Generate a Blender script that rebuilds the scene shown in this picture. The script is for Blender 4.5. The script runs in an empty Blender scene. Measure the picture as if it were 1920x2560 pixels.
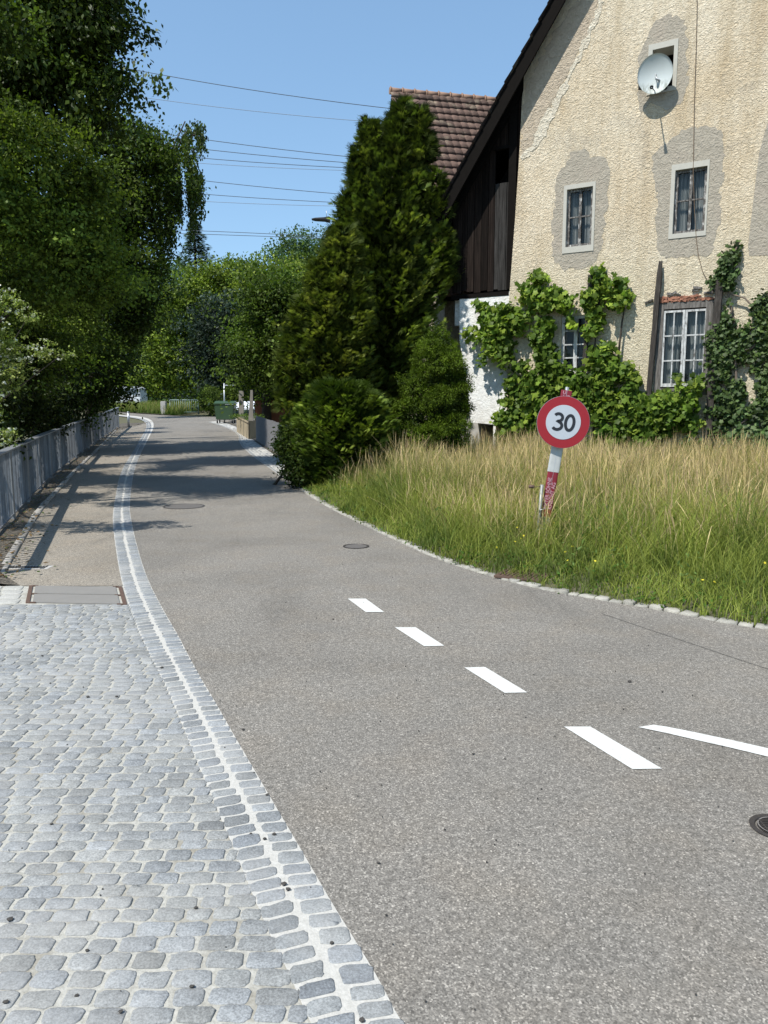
import bpy, bmesh, math, random
import numpy as np
from mathutils import Vector, Matrix
from mathutils.geometry import tessellate_polygon
R = math.radians
rng = np.random.default_rng(7); random.seed(7)
scene = bpy.context.scene
C = scene.collection

# ------------------------------------------------------------------ camera
FPX = 1923.0; PITCH = R(8.0); EYE = 1.65
cam_d = bpy.data.cameras.new("camera"); cam = bpy.data.objects.new("camera", cam_d); C.objects.link(cam)
cam.location = (0, 0, EYE); cam.rotation_euler = (R(90) - PITCH, 0, 0)
cam_d.sensor_width = 36; cam_d.lens = FPX/2560*36; cam_d.clip_start = .05; cam_d.clip_end = 2000
scene.camera = cam
# ------------------------------------------------------------------ light
SUN_EL = R(57); SH = Vector((-.73, -.68, 0)).normalized()
SUN = Vector((SH.x*math.cos(SUN_EL), SH.y*math.cos(SUN_EL), math.sin(SUN_EL)))
w = bpy.data.worlds.new("World"); scene.world = w; w.use_nodes = True
nt = w.node_tree; bg = nt.nodes['Background']
sky = nt.nodes.new('ShaderNodeTexSky'); sky.sky_type = 'NISHITA'; sky.sun_disc = False
sky.sun_elevation = SUN_EL; sky.sun_rotation = math.atan2(SH.x, SH.y)
sky.altitude = 500; sky.air_density = 1.0; sky.dust_density = .25; sky.ozone_density = 2.2
gm = nt.nodes.new('ShaderNodeGamma'); gm.inputs[1].default_value = .55; nt.links.new(sky.outputs[0], gm.inputs[0])
tn = nt.nodes.new('ShaderNodeMix'); tn.data_type = 'RGBA'; tn.blend_type = 'MULTIPLY'; tn.inputs[0].default_value = 1; tn.inputs[7].default_value = (1.46, 1.93, 2.30, 1)
nt.links.new(gm.outputs[0], tn.inputs[6]); nt.links.new(tn.outputs[2], bg.inputs[0]); bg.inputs[1].default_value = 0.127
sl = bpy.data.lights.new("sun", 'SUN'); sl.energy = 5.0; sl.angle = R(.53); sl.color = (1, .96, .885)
so = bpy.data.objects.new("sun", sl); C.objects.link(so)
so.rotation_euler = (-SUN).to_track_quat('-Z', 'Y').to_euler(); so.location = (-20, -10, 30)
scene.view_settings.view_transform = 'Standard'; scene.view_settings.look = 'None'
scene.view_settings.exposure = 0.38; scene.view_settings.gamma = 1

# ------------------------------------------------------------------ measuring helpers
TB = [8, 10, 12, 14, 16, 18, 20, 23, 26, 29, 32, 35, 38, 41, 44, 47, 50, 53, 56, 59, 62]
TV = [0.00045*(y-8)**2 for y in TB]
def T(y): return float(np.interp(y, TB, TV))
def ray(x, y):      # photograph pixel (1920 x 2560) -> direction
    X = (x-960)/FPX; Y = (1280-y)/FPX
    c, s = math.cos(PITCH), math.sin(PITCH)
    return Vector((X, c+Y*s, -s+Y*c))
def at(x, y, Y):    # point of that ray at world depth Y
    d = ray(x, y); t = Y/d.y
    return Vector((d.x*t, Y, EYE+d.z*t))
def G(x, y):        # point of that ray on the ground
    d = ray(x, y); a, b = 0, 90
    for _ in range(50):
        m = (a+b)/2
        if EYE+d.z*m > T(d.y*m): a = m
        else: b = m
    return Vector((d.x*a, d.y*a, T(d.y*a)))
# facade plane of the farmhouse
FO = Vector((6.4, 16.0, 0)); FU = Vector((.8545, -.5195, 0)); FN = Vector((-.5195, -.8545, 0))
def W(x, y, off=0.):  # pixel -> (u, z) on the plane 'off' metres in front of the facade
    d = ray(x, y); o = FO + FN*off - Vector((0, 0, EYE)); 
    o.z = 0
    t = o.dot(FN)/Vector((d.x, d.y, 0)).dot(FN)
    p = d*t
    return ((p-o).dot(FU), EYE+p.z)
def F(u, z, off=0.): return FO + FU*u + FN*off + Vector((0, 0, z))

# ------------------------------------------------------------------ object helpers
def obj(name, me, mat=None, parent=None):
    if isinstance(me, bmesh.types.BMesh):
        b = me; me = bpy.data.meshes.new(name); b.to_mesh(me); b.free()
    o = bpy.data.objects.new(name, me); C.objects.link(o)
    if mat is not None:
        for m in (mat if isinstance(mat, (list, tuple)) else [mat]): me.materials.append(m)
    if parent is not None: o.parent = parent; o.matrix_parent_inverse = parent.matrix_world.inverted() if False else Matrix.Translation(-parent.location)
    return o
def tag(o, label, cat, group=None):
    o['label'] = label; o['category'] = cat
    if group: o['group'] = group
    return o
def thing(name, label, cat, loc=(0, 0, 0), group=None):
    o = bpy.data.objects.new(name, None); C.objects.link(o); o.location = loc; o.empty_display_size = .2
    return tag(o, label, cat, group)
def struct(name, me, mat): o = obj(name, me, mat); o['kind'] = 'structure'; return o
def mesh_np(name, V, Fq, col=None):
    me = bpy.data.meshes.new(name)
    V = np.asarray(V, dtype=np.float32); Fq = np.asarray(Fq, dtype=np.int32)
    n, k = Fq.shape
    me.vertices.add(len(V)); me.vertices.foreach_set('co', V.ravel())
    me.loops.add(n*k); me.loops.foreach_set('vertex_index', Fq.ravel())
    me.polygons.add(n); me.polygons.foreach_set('loop_start', np.arange(0, n*k, k, dtype=np.int32))
    me.update(calc_edges=True)
    if col is not None:
        a = me.color_attributes.new('Col', 'FLOAT_COLOR', 'POINT')
        c = np.ones((len(V), 4), dtype=np.float32); c[:, :3] = col
        a.data.foreach_set('color', c.ravel())
    return me
def box(bm, c, s, M=None):
    m = Matrix.Translation(c) @ Matrix.Diagonal((*s, 1))
    if M is not None: m = M @ m
    return bmesh.ops.create_cube(bm, size=1, matrix=m)['verts']
def tube(bm, pts, rad, seg=8, cap=True):
    rings = []; n = len(pts); pts = [Vector(p) for p in pts]
    for i, p in enumerate(pts):
        r = rad[i] if isinstance(rad, (list, tuple)) else rad
        t = (pts[min(i+1, n-1)]-pts[max(i-1, 0)]).normalized()
        a = Vector((0, 0, 1)) if abs(t.z) < .9 else Vector((0, 1, 0))
        x = t.cross(a).normalized(); y = t.cross(x)
        rings.append([bm.verts.new(p+(x*math.cos(k/seg*6.2832)+y*math.sin(k/seg*6.2832))*r) for k in range(seg)])
    for a, b in zip(rings, rings[1:]):
        for k in range(seg):
            f = bm.faces.new((a[k], a[(k+1) % seg], b[(k+1) % seg], b[k])); f.smooth = True
    if cap:
        bm.faces.new(rings[0][::-1]); bm.faces.new(rings[-1])
def prism(bm, pts, d):      # closed 3-D outline extruded by vector d
    a = [bm.verts.new(p) for p in pts]; b = [bm.verts.new(Vector(p)+d) for p in pts]
    n = len(a)
    for k in range(n): bm.faces.new((a[k], a[(k+1) % n], b[(k+1) % n], b[k]))
    for ring in (a, b):
        for t in tessellate_polygon([[v.co for v in ring]]):
            try: bm.faces.new([ring[i] for i in t])
            except ValueError: pass
    bmesh.ops.recalc_face_normals(bm, faces=bm.faces[:])
def smooth(pts, it=2):
    for _ in range(it):
        q = [pts[0]]
        for a, b in zip(pts, pts[1:]): q += [a*.75+b*.25, a*.25+b*.75]
        pts = q+[pts[-1]]
    return pts
def sheet(name, poly, dz, mat, hfun=None, step=None):
    bm = bmesh.new(); vs = [bm.verts.new((p[0], p[1], 0)) for p in poly]
    for t in tessellate_polygon([[v.co for v in vs]]):
        try: bm.faces.new([vs[i] for i in t])
        except ValueError: pass
    cuts = list(TB)
    if step:
        x0, x1 = min(p[0] for p in poly), max(p[0] for p in poly); y0, y1 = min(p[1] for p in poly), max(p[1] for p in poly)
        cuts += list(np.arange(y0, y1, step)+.0137)
        for x in np.arange(x0, x1, step):
            bmesh.ops.bisect_plane(bm, geom=bm.verts[:]+bm.edges[:]+bm.faces[:], plane_co=(x, 0, 0), plane_no=(1, 0, 0))
    for y in cuts:
        bmesh.ops.bisect_plane(bm, geom=bm.verts[:]+bm.edges[:]+bm.faces[:], plane_co=(0, y, 0), plane_no=(0, 1, 0))
    for v in bm.verts: v.co.z = T(v.co.y)+dz+(hfun(v.co.x, v.co.y) if hfun else 0)
    bmesh.ops.recalc_face_normals(bm, faces=bm.faces[:])
    for f in bm.faces:
        f.normal_update()
        if f.normal.z < 0: f.normal_flip()
    return struct(name, bm, mat)

# ------------------------------------------------------------------ materials
class N:
    def __init__(s, name):
        s.m = bpy.data.materials.new(name); s.m.use_nodes = True; s.t = s.m.node_tree
        s.b = s.t.nodes['Principled BSDF']; s.co = None
    def n(s, typ, **kw):
        nd = s.t.nodes.new(typ)
        for k, v in kw.items():
            if k.startswith('i_'):
                k2 = k[2:]; k2 = int(k2) if k2.isdigit() else k2.replace('_', ' ')
                if hasattr(v, 'is_output') and v.is_output: s.t.links.new(v, nd.inputs[k2])
                else: nd.inputs[k2].default_value = v
            else: setattr(nd, k, v)
        return nd
    def coord(s, scale=(1, 1, 1), rot=(0, 0, 0), kind='Object'):
        if s.co is None: s.co = s.n('ShaderNodeTexCoord')
        if scale == (1, 1, 1) and rot == (0, 0, 0): return s.co.outputs[kind]
        return s.n('ShaderNodeMapping', i_Vector=s.co.outputs[kind], i_Scale=scale, i_Rotation=rot).outputs[0]
    def noise(s, scale, detail=4, rough=.6, vec=None, dist=0):
        return s.n('ShaderNodeTexNoise', i_Vector=vec or s.coord(), i_Scale=scale, i_Detail=detail, i_Roughness=rough, i_Distortion=dist).outputs[0]
    def voro(s, scale, vec=None, feature='F1', out=0, rnd=1):
        return s.n('ShaderNodeTexVoronoi', i_Vector=vec or s.coord(), i_Scale=scale, i_Randomness=rnd, feature=feature).outputs[out]
    def ramp(s, fac, stops, interp='LINEAR'):
        r = s.n('ShaderNodeValToRGB', i_Fac=fac); r.color_ramp.interpolation = interp
        e = r.color_ramp.elements
        while len(e) < len(stops): e.new(.5)
        for el, (p, c) in zip(e, stops): el.position = p; el.color = (*c, 1) if isinstance(c, tuple) else (c, c, c, 1)
        return r.outputs[0]
    def mix(s, fac, a, b, mode='MIX'):
        nd = s.n('ShaderNodeMix', data_type='RGBA', blend_type=mode)
        for sock, v in ((nd.inputs[0], fac), (nd.inputs[6], a), (nd.inputs[7], b)):
            if hasattr(v, 'is_output'): s.t.links.new(v, sock)
            else: sock.default_value = (*v, 1) if isinstance(v, tuple) and len(v) == 3 else v
        return nd.outputs[2]
    def math(s, op, a, b=0., clamp=False):
        nd = s.n('ShaderNodeMath', operation=op, use_clamp=clamp)
        for i, v in enumerate((a, b)):
            if hasattr(v, 'is_output'): s.t.links.new(v, nd.inputs[i])
            else: nd.inputs[i].default_value = v
        return nd.outputs[0]
    def attr(s, name='Col'): return s.n('ShaderNodeVertexColor', layer_name=name).outputs[0]
    def bump(s, h, strength, dist=.01, prev=None):
        b = s.n('ShaderNodeBump', i_Height=h, i_Strength=strength, i_Distance=dist)
        if prev is not None: s.t.links.new(prev, b.inputs['Normal'])
        return b.outputs[0]
    def out(s, col=None, rough=.8, normal=None, metal=0, spec=None):
        for k, v in (('Base Color', col), ('Roughness', rough), ('Normal', normal), ('Metallic', metal), ('Specular IOR Level', spec)):
            if v is None: continue
            if hasattr(v, 'is_output'): s.t.links.new(v, s.b.inputs[k])
            else: s.b.inputs[k].default_value = (*v, 1) if isinstance(v, tuple) else v
        return s.m
def simple(name, col, rough=.7, var=.25, scale=12, metal=0, bump=.2):
    m = N(name); n = m.noise(scale, 5)
    c = m.mix(n, tuple(x*(1-var) for x in col), tuple(min(1, x*(1+var)) for x in col))
    return m.out(c, rough, m.bump(m.noise(scale*6, 3), bump, .003), metal)
def leafmat(name, trans=.3, rough=.5, gain=1.0, sat=None):
    m = N(name); c = m.attr()
    m.out(c, rough, spec=.10)
    tr = m.n('ShaderNodeBsdfTranslucent'); 
    tc = m.mix(1., c, (1.5*gain, 1.7*gain, .7*gain), 'MULTIPLY'); m.t.links.new(tc, tr.inputs[0])
    mx = m.n('ShaderNodeMixShader', i_0=trans); m.t.links.new(m.b.outputs[0], mx.inputs[1]); m.t.links.new(tr.outputs[0], mx.inputs[2])
    m.t.links.new(mx.outputs[0], m.t.nodes['Material Output'].inputs[0])
    return m.m

# asphalt ---------------------------------------------------------
def asphalt(name, base, seam=None):
    m = N(name)
    sp = m.voro(170, out=1); bw = m.n('ShaderNodeRGBToBW', i_0=sp).outputs[0]
    c = m.ramp(bw, [(0, tuple(x*.5 for x in base)), (.35, tuple(x*.85 for x in base)), (.7, tuple(x*1.15 for x in base)), (.93, tuple(x*2.0 for x in base)), (1, tuple(x*2.7 for x in base))])
    big = m.ramp(m.noise(.5, 6, .62, dist=.6), [(.3, .80), (.5, .98), (.7, 1.12)])
    st = m.ramp(m.noise(1.1, 6, .7, vec=m.coord((1.6, .35, 1), (0, 0, .35))), [(.56, 1.), (.72, .84)]); big = m.mix(1., big, st, 'MULTIPLY')
    c = m.mix(1., c, big, 'MULTIPLY')
    br = m.ramp(m.noise(2.3, 4), [(.45, (1, 1, 1)), (.75, (1.03, .995, .95))])
    c = m.mix(1., c, br, 'MULTIPLY')
    fleck = m.ramp(m.noise(38, 3), [(.3, .78), (.62, 1.12)])
    c = m.mix(1., c, fleck, 'MULTIPLY')
    nr = m.bump(m.voro(130), .55, .005); nr = m.bump(m.noise(60, 3), .3, .004, nr)
    return m.out(c, .88, nr, spec=.3)
M_asph = asphalt('asphalt', (.178, .165, .146))
M_path = asphalt('path_asphalt', (.222, .198, .164))
M_paint = N('road_paint')
M_paint = M_paint.out(M_paint.mix(M_paint.ramp(M_paint.noise(60, 6, .75), [(.34, 0.), (.5, 1.)]), (.42, .41, .38), (.56, .56, .535)), .7, M_paint.bump(M_paint.voro(120), .4, .003))
def stone(name, a, b):
    m = N(name); c = m.attr()
    g = m.ramp(m.noise(150, 4, .75), [(.34, .60), (.5, 1.), (.66, 1.42)])
    c = m.mix(1., c, g, 'MULTIPLY')
    c = m.mix(1., c, m.ramp(m.noise(22, 4), [(.35, .9), (.65, 1.08)]), 'MULTIPLY')
    dust = m.ramp(m.noise(1.6, 5), [(.45, 0.), (.72, .55)])
    c = m.mix(dust, c, (.36, .35, .33))
    nr = m.bump(m.noise(70, 5, .7), .5, .006)
    return m.out(c, .8, nr)
M_stone = stone('granite', 0, 0)
m = N('joint_sand'); c = m.ramp(m.noise(60, 5, .7), [(.3, (.25, .24, .21)), (.5, (.36, .35, .31)), (.75, (.47, .455, .415))])
dk = m.ramp(m.noise(5, 5, .65), [(.5, 0.), (.68, .75)])
c = m.mix(dk, c, (.2, .18, .14)); M_joint = m.out(c, .9, m.bump(m.noise(140, 4), .6, .004))
m = N('bright_joint'); c = m.ramp(m.noise(50, 5, .7), [(.3, (.36, .35, .32)), (.7, (.49, .475, .44))]); M_joint2 = m.out(c, .9, m.bump(m.noise(120, 4), .6, .004))
m = N('earth'); c = m.ramp(m.noise(6, 6, .7), [(.3, (.05, .06, .02)), (.55, (.1, .09, .05)), (.75, (.09, .12, .03))]); M_earth = m.out(c, .95, m.bump(m.noise(20, 5), .6, .05))
m = N('leaf_litter'); c = m.ramp(m.voro(45, out=1), [(0, (.03, .026, .02)), (.5, (.085, .072, .055)), (1, (.18, .155, .12))]); M_litter = m.out(c, .95, m.bump(m.voro(45), .8, .02))
M_concrete = simple('concrete', (.36, .35, .33), .85, .25, 9)
M_iron = simple('cast_iron', (.07, .062, .058), .55, .35, 30, .6)
M_rust = simple('rusty_steel', (.12, .075, .055), .7, .4, 25, .3)
M_coverplate = simple('cover_plate', (.195, .185, .17), .75, .12, 6)
m = N('railing_paint'); M_railing = m.out(m.mix(1., m.attr(), m.ramp(m.noise(4, 5, .7), [(.35, .75), (.65, 1.15)]), 'MULTIPLY'), .55, m.bump(m.noise(40, 3), .2, .003), spec=.3)
M_rail_top = simple('handrail_paint', (.20, .21, .22), .5, .25, 6, .2)
M_galv = simple('galvanised', (.42, .44, .46), .4, .2, 20, .7)
M_black = simple('blackened', (.012, .012, .012), .9, .3)
M_bark = simple('bark', (.05, .038, .028), .95, .45, 14, 0, .9)
# ================================================================== GROUND
def xy(p): return Vector((p.x, p.y))
# land: one sheet to the horizon
gx = np.concatenate([[-900, -300, -120, -60], np.arange(-40, 41, 4), [60, 120, 300, 900]]); gy = np.concatenate([[-300, -60, -20, -8, 0], TB, [75, 110, 200, 400, 900]])
V = [(x, y, T(y)-.045-(.0 if x > -7 else 0)) for y in gy for x in gx]; nx = len(gx)
Fq = [(j*nx+i, j*nx+i+1, (j+1)*nx+i+1, (j+1)*nx+i) for j in range(len(gy)-1) for i in range(nx-1)]
struct('ground', mesh_np('ground', V, Fq), M_earth)

gutL = [(280, 1038), (330, 1044), (358, 1050), (370, 1064), (347, 1103), (328, 1136), (300, 1180), (284, 1265), (281, 1300), (287, 1357), (301, 1446), (326, 1527), (351, 1589), (373, 1635), (405, 1697), (433, 1758), (455, 1812), (498, 1920), (532, 1997), (595, 2148), (636, 2248), (675, 2337), (731, 2452), (775, 2560)]
gutR = [(300, 1037), (350, 1041), (378, 1048), (387, 1064), (367, 1103), (350, 1136), (333, 1180), (323, 1265), (328, 1300), (340, 1357), (367, 1446), (409, 1527), (446, 1589), (469, 1635), (503, 1697), (540, 1758), (570, 1812), (633, 1920), (678, 1997), (767, 2148), (824, 2248), (879, 2337), (950, 2452), (1003, 2560)]
def extrap(pts, L, n=6, turn=0.):
    d = (pts[-1]-pts[-4]).normalized(); p = pts[-1]; out = []
    for k in range(n):
        d = Matrix.Rotation(turn, 2) @ d; p = p+d*(L/n); out.append(p)
    return pts+out
gL = extrap([xy(G(*p)) for p in gutL], 5, turn=.06); gR = extrap([xy(G(*p)) for p in gutR], 5, turn=.06)
gR = smooth(gR, 2); gL = smooth(gL, 2)
kerb_px = [(708, 1180), (752, 1226), (810, 1263), (891, 1305), (995, 1354), (1111, 1406), (1244, 1446), (1354, 1475), (1504, 1501), (1678, 1530), (1817, 1560), (1920, 1574)]
kerb = [xy(G(*p)) for p in kerb_px]; kerb = smooth(kerb, 2)
kd = (kerb[-1]-kerb[-6]).normalized(); kerb_ext = [kerb[-1]+kd*t+Vector((.012, .0))*t*t for t in (1, 2, 4, 7, 11, 16, 24)]
kerbF = kerb+kerb_ext
# right roadside strip of setts, far section
rs_in = smooth([xy(G(*p)) for p in [(520, 1055), (560, 1066), (597, 1085), (597, 1108), (630, 1140), (688, 1180), (712, 1200)]], 1)
rs_out = smooth([xy(G(*p)) for p in [(545, 1052), (580, 1062), (612, 1078), (632, 1100), (668, 1125), (705, 1150), (735, 1185)]], 1)
far_edge = [xy(G(*p)) for p in [(285, 1026), (330, 1032), (425, 1039), (500, 1042), (548, 1042)]]
road_poly = far_edge + [Vector((6, 51.5)), Vector((6, 40)), Vector((-5.5, 38.5)), Vector((-5.3, 30))] + [rs_in[-3], rs_in[-2]] + kerbF + [Vector((40, -28)), Vector((-2, -28)), Vector((3, -14))]+ [gR[i] for i in range(len(gR)-1, 2, -1)]
road = sheet('road', road_poly, 0, M_asph)
# footpath left of the gutter, between gutter and railing
path_edge = [xy(G(*p)) for p in [(0, 1438), (47, 1358), (94, 1280), (185, 1180), (245, 1122), (290, 1075)]]
PY = G(190, 1465).y
xg = lambda y, g: float(np.interp(y, [p.y for p in g[::-1]], [p.x for p in g[::-1]]))
ip = [p for p in gL if p.y > PY+.05 and p.y < 46]
pe_n = path_edge[0]+(path_edge[0]-path_edge[1]).normalized()*1.2
path_poly = [Vector((xg(PY, gL), PY))] + ip[::-1] + [path_edge[-1]+Vector((-.5, 8))] + path_edge[::-1] + [Vector((pe_n.x, PY))]
sheet('footpath', path_poly, .002, M_path)
# railing line
fl_px = [(0, 1336), (50, 1280), (127, 1195), (228, 1114), (298, 1067)]
fl = [xy(G(*p)) for p in fl_px]
fl = [fl[0]+(fl[0]-fl[1]).normalized()*2.7] + fl
fl_s = smooth(fl, 2)
sheet('verge_strip', [Vector((pe_n.x, PY))] + path_edge + [fl[-1]+Vector((.3, 4)), fl[-1]+Vector((-.8, 3))] + [p+Vector((-.6, 0)) for p in fl[::-1]] + [Vector((-5.6, PY))], .012, M_litter, lambda x, y: .02*math.sin(x*7+y*3), 1.)
# kerb edging stones
def ribbon_blocks(name, pts, w, L, h, mat, off=0., gap=.012, z0=-.05, jit=.006, col=(.36, .36, .35), par=None):
    VV, FF, CC = [], [], []
    seg = []; acc = 0
    P = [pts[0]]; 
    tot = sum((b-a).length for a, b in zip(pts, pts[1:])); s = 0; i = 0; rem = 0
    cum = np.concatenate([[0], np.cumsum([(b-a).length for a, b in zip(pts, pts[1:])])])
    X = np.array([p.x for p in pts]); Y = np.array([p.y for p in pts])
    def pt(s): return Vector((float(np.interp(s, cum, X)), float(np.interp(s, cum, Y))))
    while s < tot-L*.5:
        l = L*(1+random.uniform(-.25, .25)); a, b = pt(s+gap/2), pt(s+l-gap/2); t = (b-a)
        if t.length < 1e-5: s += l; continue
        t.normalize(); nn = Vector((-t.y, t.x)); rnd = random.uniform(-jit, jit)
        c = np.array(col)*random.uniform(.75, 1.2)
        q = [a+nn*(off-w/2+rnd), b+nn*(off-w/2-rnd), b+nn*(off+w/2+rnd), a+nn*(off+w/2-rnd)]
        cen = sum(q, Vector((0, 0)))/4; base = len(VV); hz = T(cen.y)+h+random.uniform(-jit, jit)*.6
        for z, k in ((T(cen.y)+z0, 1), (hz-.008, 1), (hz, .88)):
            for p in q:
                pp = cen+(p-cen)*k; VV.append((pp.x, pp.y, z)); CC.append(c)
        for r0 in (0, 4):
            for k in range(4): FF.append((base+r0+k, base+r0+(k+1) % 4, base+r0+4+(k+1) % 4, base+r0+4+k))
        FF.append((base+8, base+9, base+10, base+11))
        s += l
    return struct(name, mesh_np(name, VV, FF, np.array(CC)), mat)
ribbon_blocks('path_edging', path_edge, .08, .9, .03, M_stone, col=(.3, .28, .25))
ribbon_blocks('kerb', [p for p in kerbF if p.x < 14], .095, .13, .018, M_stone, off=.048, gap=.018, jit=.02, col=(.27, .258, .222))
# sett polygons ---------------------------------------------------
def sett_mesh(name, cells, mat, nring=16, par=None, pw=5.0, parent=None):
    """cells: (centre xy, half axis a (Vector), half axis b (Vector), height, colour)"""
    th = np.linspace(0, 2*np.pi, nring, endpoint=False)+.2
    ct, st = np.cos(th), np.sin(th)
    ex = np.sign(ct)*np.abs(ct)**(2/pw); ey = np.sign(st)*np.abs(st)**(2/pw)
    n = len(cells); V = np.zeros((n, nring*3+1, 3), np.float32); CC = np.zeros((n, nring*3+1, 3), np.float32)
    for i, (c, a, b, h, col) in enumerate(cells):
        jx = 1+rng.normal(0, .045, nring); jy = 1+rng.normal(0, .06, nring)
        X = c[0]+a[0]*ex*jx+b[0]*ey*jy; Y = c[1]+a[1]*ex*jx+b[1]*ey*jy
        z = T(c[1])
        for r, (k, zz) in enumerate(((1.0, -.012), (.975, h-.0018), (.90, h))):
            V[i, r*nring:(r+1)*nring, 0] = c[0]+(X-c[0])*k; V[i, r*nring:(r+1)*nring, 1] = c[1]+(Y-c[1])*k
            V[i, r*nring:(r+1)*nring, 2] = z+zz+rng.normal(0, .0008, nring)
        V[i, -1] = (c[0], c[1], z+h+.0012)
        CC[i] = col
    k = nring; tpl = []
    for r in (0, 1):
        for j in range(k): tpl += [(r*k+j, r*k+(j+1) % k, (r+1)*k+(j+1) % k), (r*k+j, (r+1)*k+(j+1) % k, (r+1)*k+j)]
    for j in range(k): tpl.append((2*k+j, 2*k+(j+1) % k, 3*k))
    tpl = np.array(tpl); FF = (tpl[None]+np.arange(n)[:, None, None]*(3*k+1)).reshape(-1, 3)
    me = mesh_np(name, V.reshape(-1, 3), FF, CC.reshape(-1, 3))
    me.polygons.foreach_set('use_smooth', np.ones(len(FF), bool))
    return obj(name, me, mat, parent)
def scol(b=1.):
    v = rng.normal(1, .1)*b; t = rng.uniform(-.008, .012)
    return np.array((.222+t, .229+t*.6, .229-t*.3))*v
# paving
cv_c = [G(73, 1465), G(305, 1468), G(318, 1513), G(64, 1508)]
CX0, CX1, CY0, CY1 = (cv_c[0].x+cv_c[3].x)/2, (cv_c[1].x+cv_c[2].x)/2, cv_c[3].y, cv_c[0].y
XL = -5.6
pav_poly = [Vector((XL, .2)), Vector((xg(.2, gL)+.02, .2))] + [p+Vector((.01, 0)) for p in gL[::-1] if .2 < p.y < PY] + [Vector((xg(PY, gL), PY)), Vector((XL, PY))]
pav = sheet('paving', pav_poly, -.002, M_joint)
sheet('forecourt', [Vector((-30, -28)), Vector((1.2, -28)), Vector((2.2, -14))]+[Vector((xg(.2, gL)+.02, .2)), Vector((XL, .2)), Vector((XL, PY)), Vector((-30, PY))], -.006, M_joint)
cells = []; y = .25; row = 0
while y < PY-.03:
    h = .066*rng.uniform(.92, 1.1); x = XL+rng.uniform(0, .1); xr = xg(y, gL)-.012
    while x < xr-.03:
        L = .109*rng.uniform(.8, 1.2); L = min(L, xr-x)
        if xr-(x+L) < .04: L = xr-x
        g = .006+abs(rng.normal(0, .0045)); gy_ = .0016+abs(rng.normal(0, .0016))
        cx, cy = x+L/2, y+h/2+rng.normal(0, .0025)+.012*math.sin(x*1.7+y*.8)
        sk = (cy-cv_c[3].y)*(cv_c[0].x-cv_c[3].x)/(CY1-CY0)
        if not (cx < cv_c[2].x+sk+.07 and cy > CY0-.04):
            rot = rng.normal(0, .03); ca, sa = math.cos(rot), math.sin(rot)
            a, b = L/2-g/2, h/2-gy_/2
            cells.append(((cx, cy), (a*ca, a*sa), (-b*sa, b*ca), .0012+abs(rng.normal(0, .0012)), scol()))
        x += L
    y += h; row += 1
sett_mesh('setts', cells, M_stone, 16, parent=pav)
# larger pale slabs beside the cover
cells = []
for i, x0_ in enumerate(np.arange(cv_c[3].x-.12, XL, -.19)):
    for j, yy in enumerate(np.arange(CY0+.06, PY, .16)):
        x = x0_+(yy-CY0)*(cv_c[0].x-cv_c[3].x)/(CY1-CY0)
        cells.append(((x-.02, yy), (.088, 0), (-.02, .073), .004, np.array((.40, .395, .36))*rng.uniform(.85, 1.1)))
sett_mesh('slabs', cells, M_stone, 12, pw=6, parent=pav)
# gutter: two rows of setts square to its line, bright mortar between
gut = sheet('gutter', [p for p in gL] + [p for p in gR[::-1]], .001, M_joint2)
def resamp(g, n):
    cum = np.concatenate([[0], np.cumsum([(b-a).length for a, b in zip(g, g[1:])])])
    s = np.linspace(0, cum[-1], n); return np.stack([np.interp(s, cum, [p.x for p in g]), np.interp(s, cum, [p.y for p in g])], 1)
GL_, GR_ = resamp(gL, 1000), resamp(gR, 1000)
mid = (GL_+GR_)/2; cum = np.concatenate([[0], np.cumsum(np.linalg.norm(np.diff(mid, axis=0), axis=1))])
cells = []
for side in (0, 1):
    s = 0.
    while s < cum[-1]-.08:
        L = .078*rng.uniform(.85, 1.15); sm = s+L/2
        p0 = np.array([np.interp(sm, cum, GL_[:, 0]), np.interp(sm, cum, GL_[:, 1])]); p1 = np.array([np.interp(sm, cum, GR_[:, 0]), np.interp(sm, cum, GR_[:, 1])])
        ac = p1-p0; wd = np.linalg.norm(ac); ac = ac/wd
        wd = max(.2, min(wd, .32))
        al = np.array((-ac[1], ac[0]))
        f0, f1 = (.012, .458) if side == 0 else (.565+rng.normal(0, .012), .992)
        if side == 0: f1 += rng.normal(0, .02)
        skew = .22 if side == 0 else -.03
        cen = p0+ac*wd*(f0+f1)/2; a = ac*wd*(f1-f0)/2+al*skew*wd*.15; b = al*(L/2-.0055)
        cells.append((tuple(cen), tuple(a), tuple(b), .0028+abs(rng.normal(0, .001)), scol(.95)*np.array((.97, .99, 1.02))))
        s += L
sett_mesh('setts', cells, M_stone, 16, pw=5, parent=gut)
# sett strip on the right side further up
ss = sheet('sett_strip', rs_in+rs_out[::-1], .003, M_joint2)
A_, B_ = resamp(rs_in, 260), resamp(rs_out, 260); cells = []
for i in range(0, 259):
    p0, p1 = A_[i], B_[i]; ac = p1-p0; wd = np.linalg.norm(ac); ac = ac/wd; k = max(1, int(wd/.22)); al = (A_[min(i+1, 259)]-A_[max(i-1, 0)]); L = np.linalg.norm(al)/2; al = al/(2*L)
    for j in range(k):
        if rng.random() < .5 or j == 0:
            cells.append((tuple(p0+ac*wd*(j+.5)/k), tuple(ac*wd/k*.46), tuple(al*L*.44), .006, scol(1.15)))
sett_mesh('setts', cells, M_stone, 8, parent=ss)
# verge earth right of the strip
sheet('garden_soil', rs_out+[Vector((-1.2, 15.5)), Vector((0, 22)), Vector((-4.5, 35))], .02, M_litter)
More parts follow.
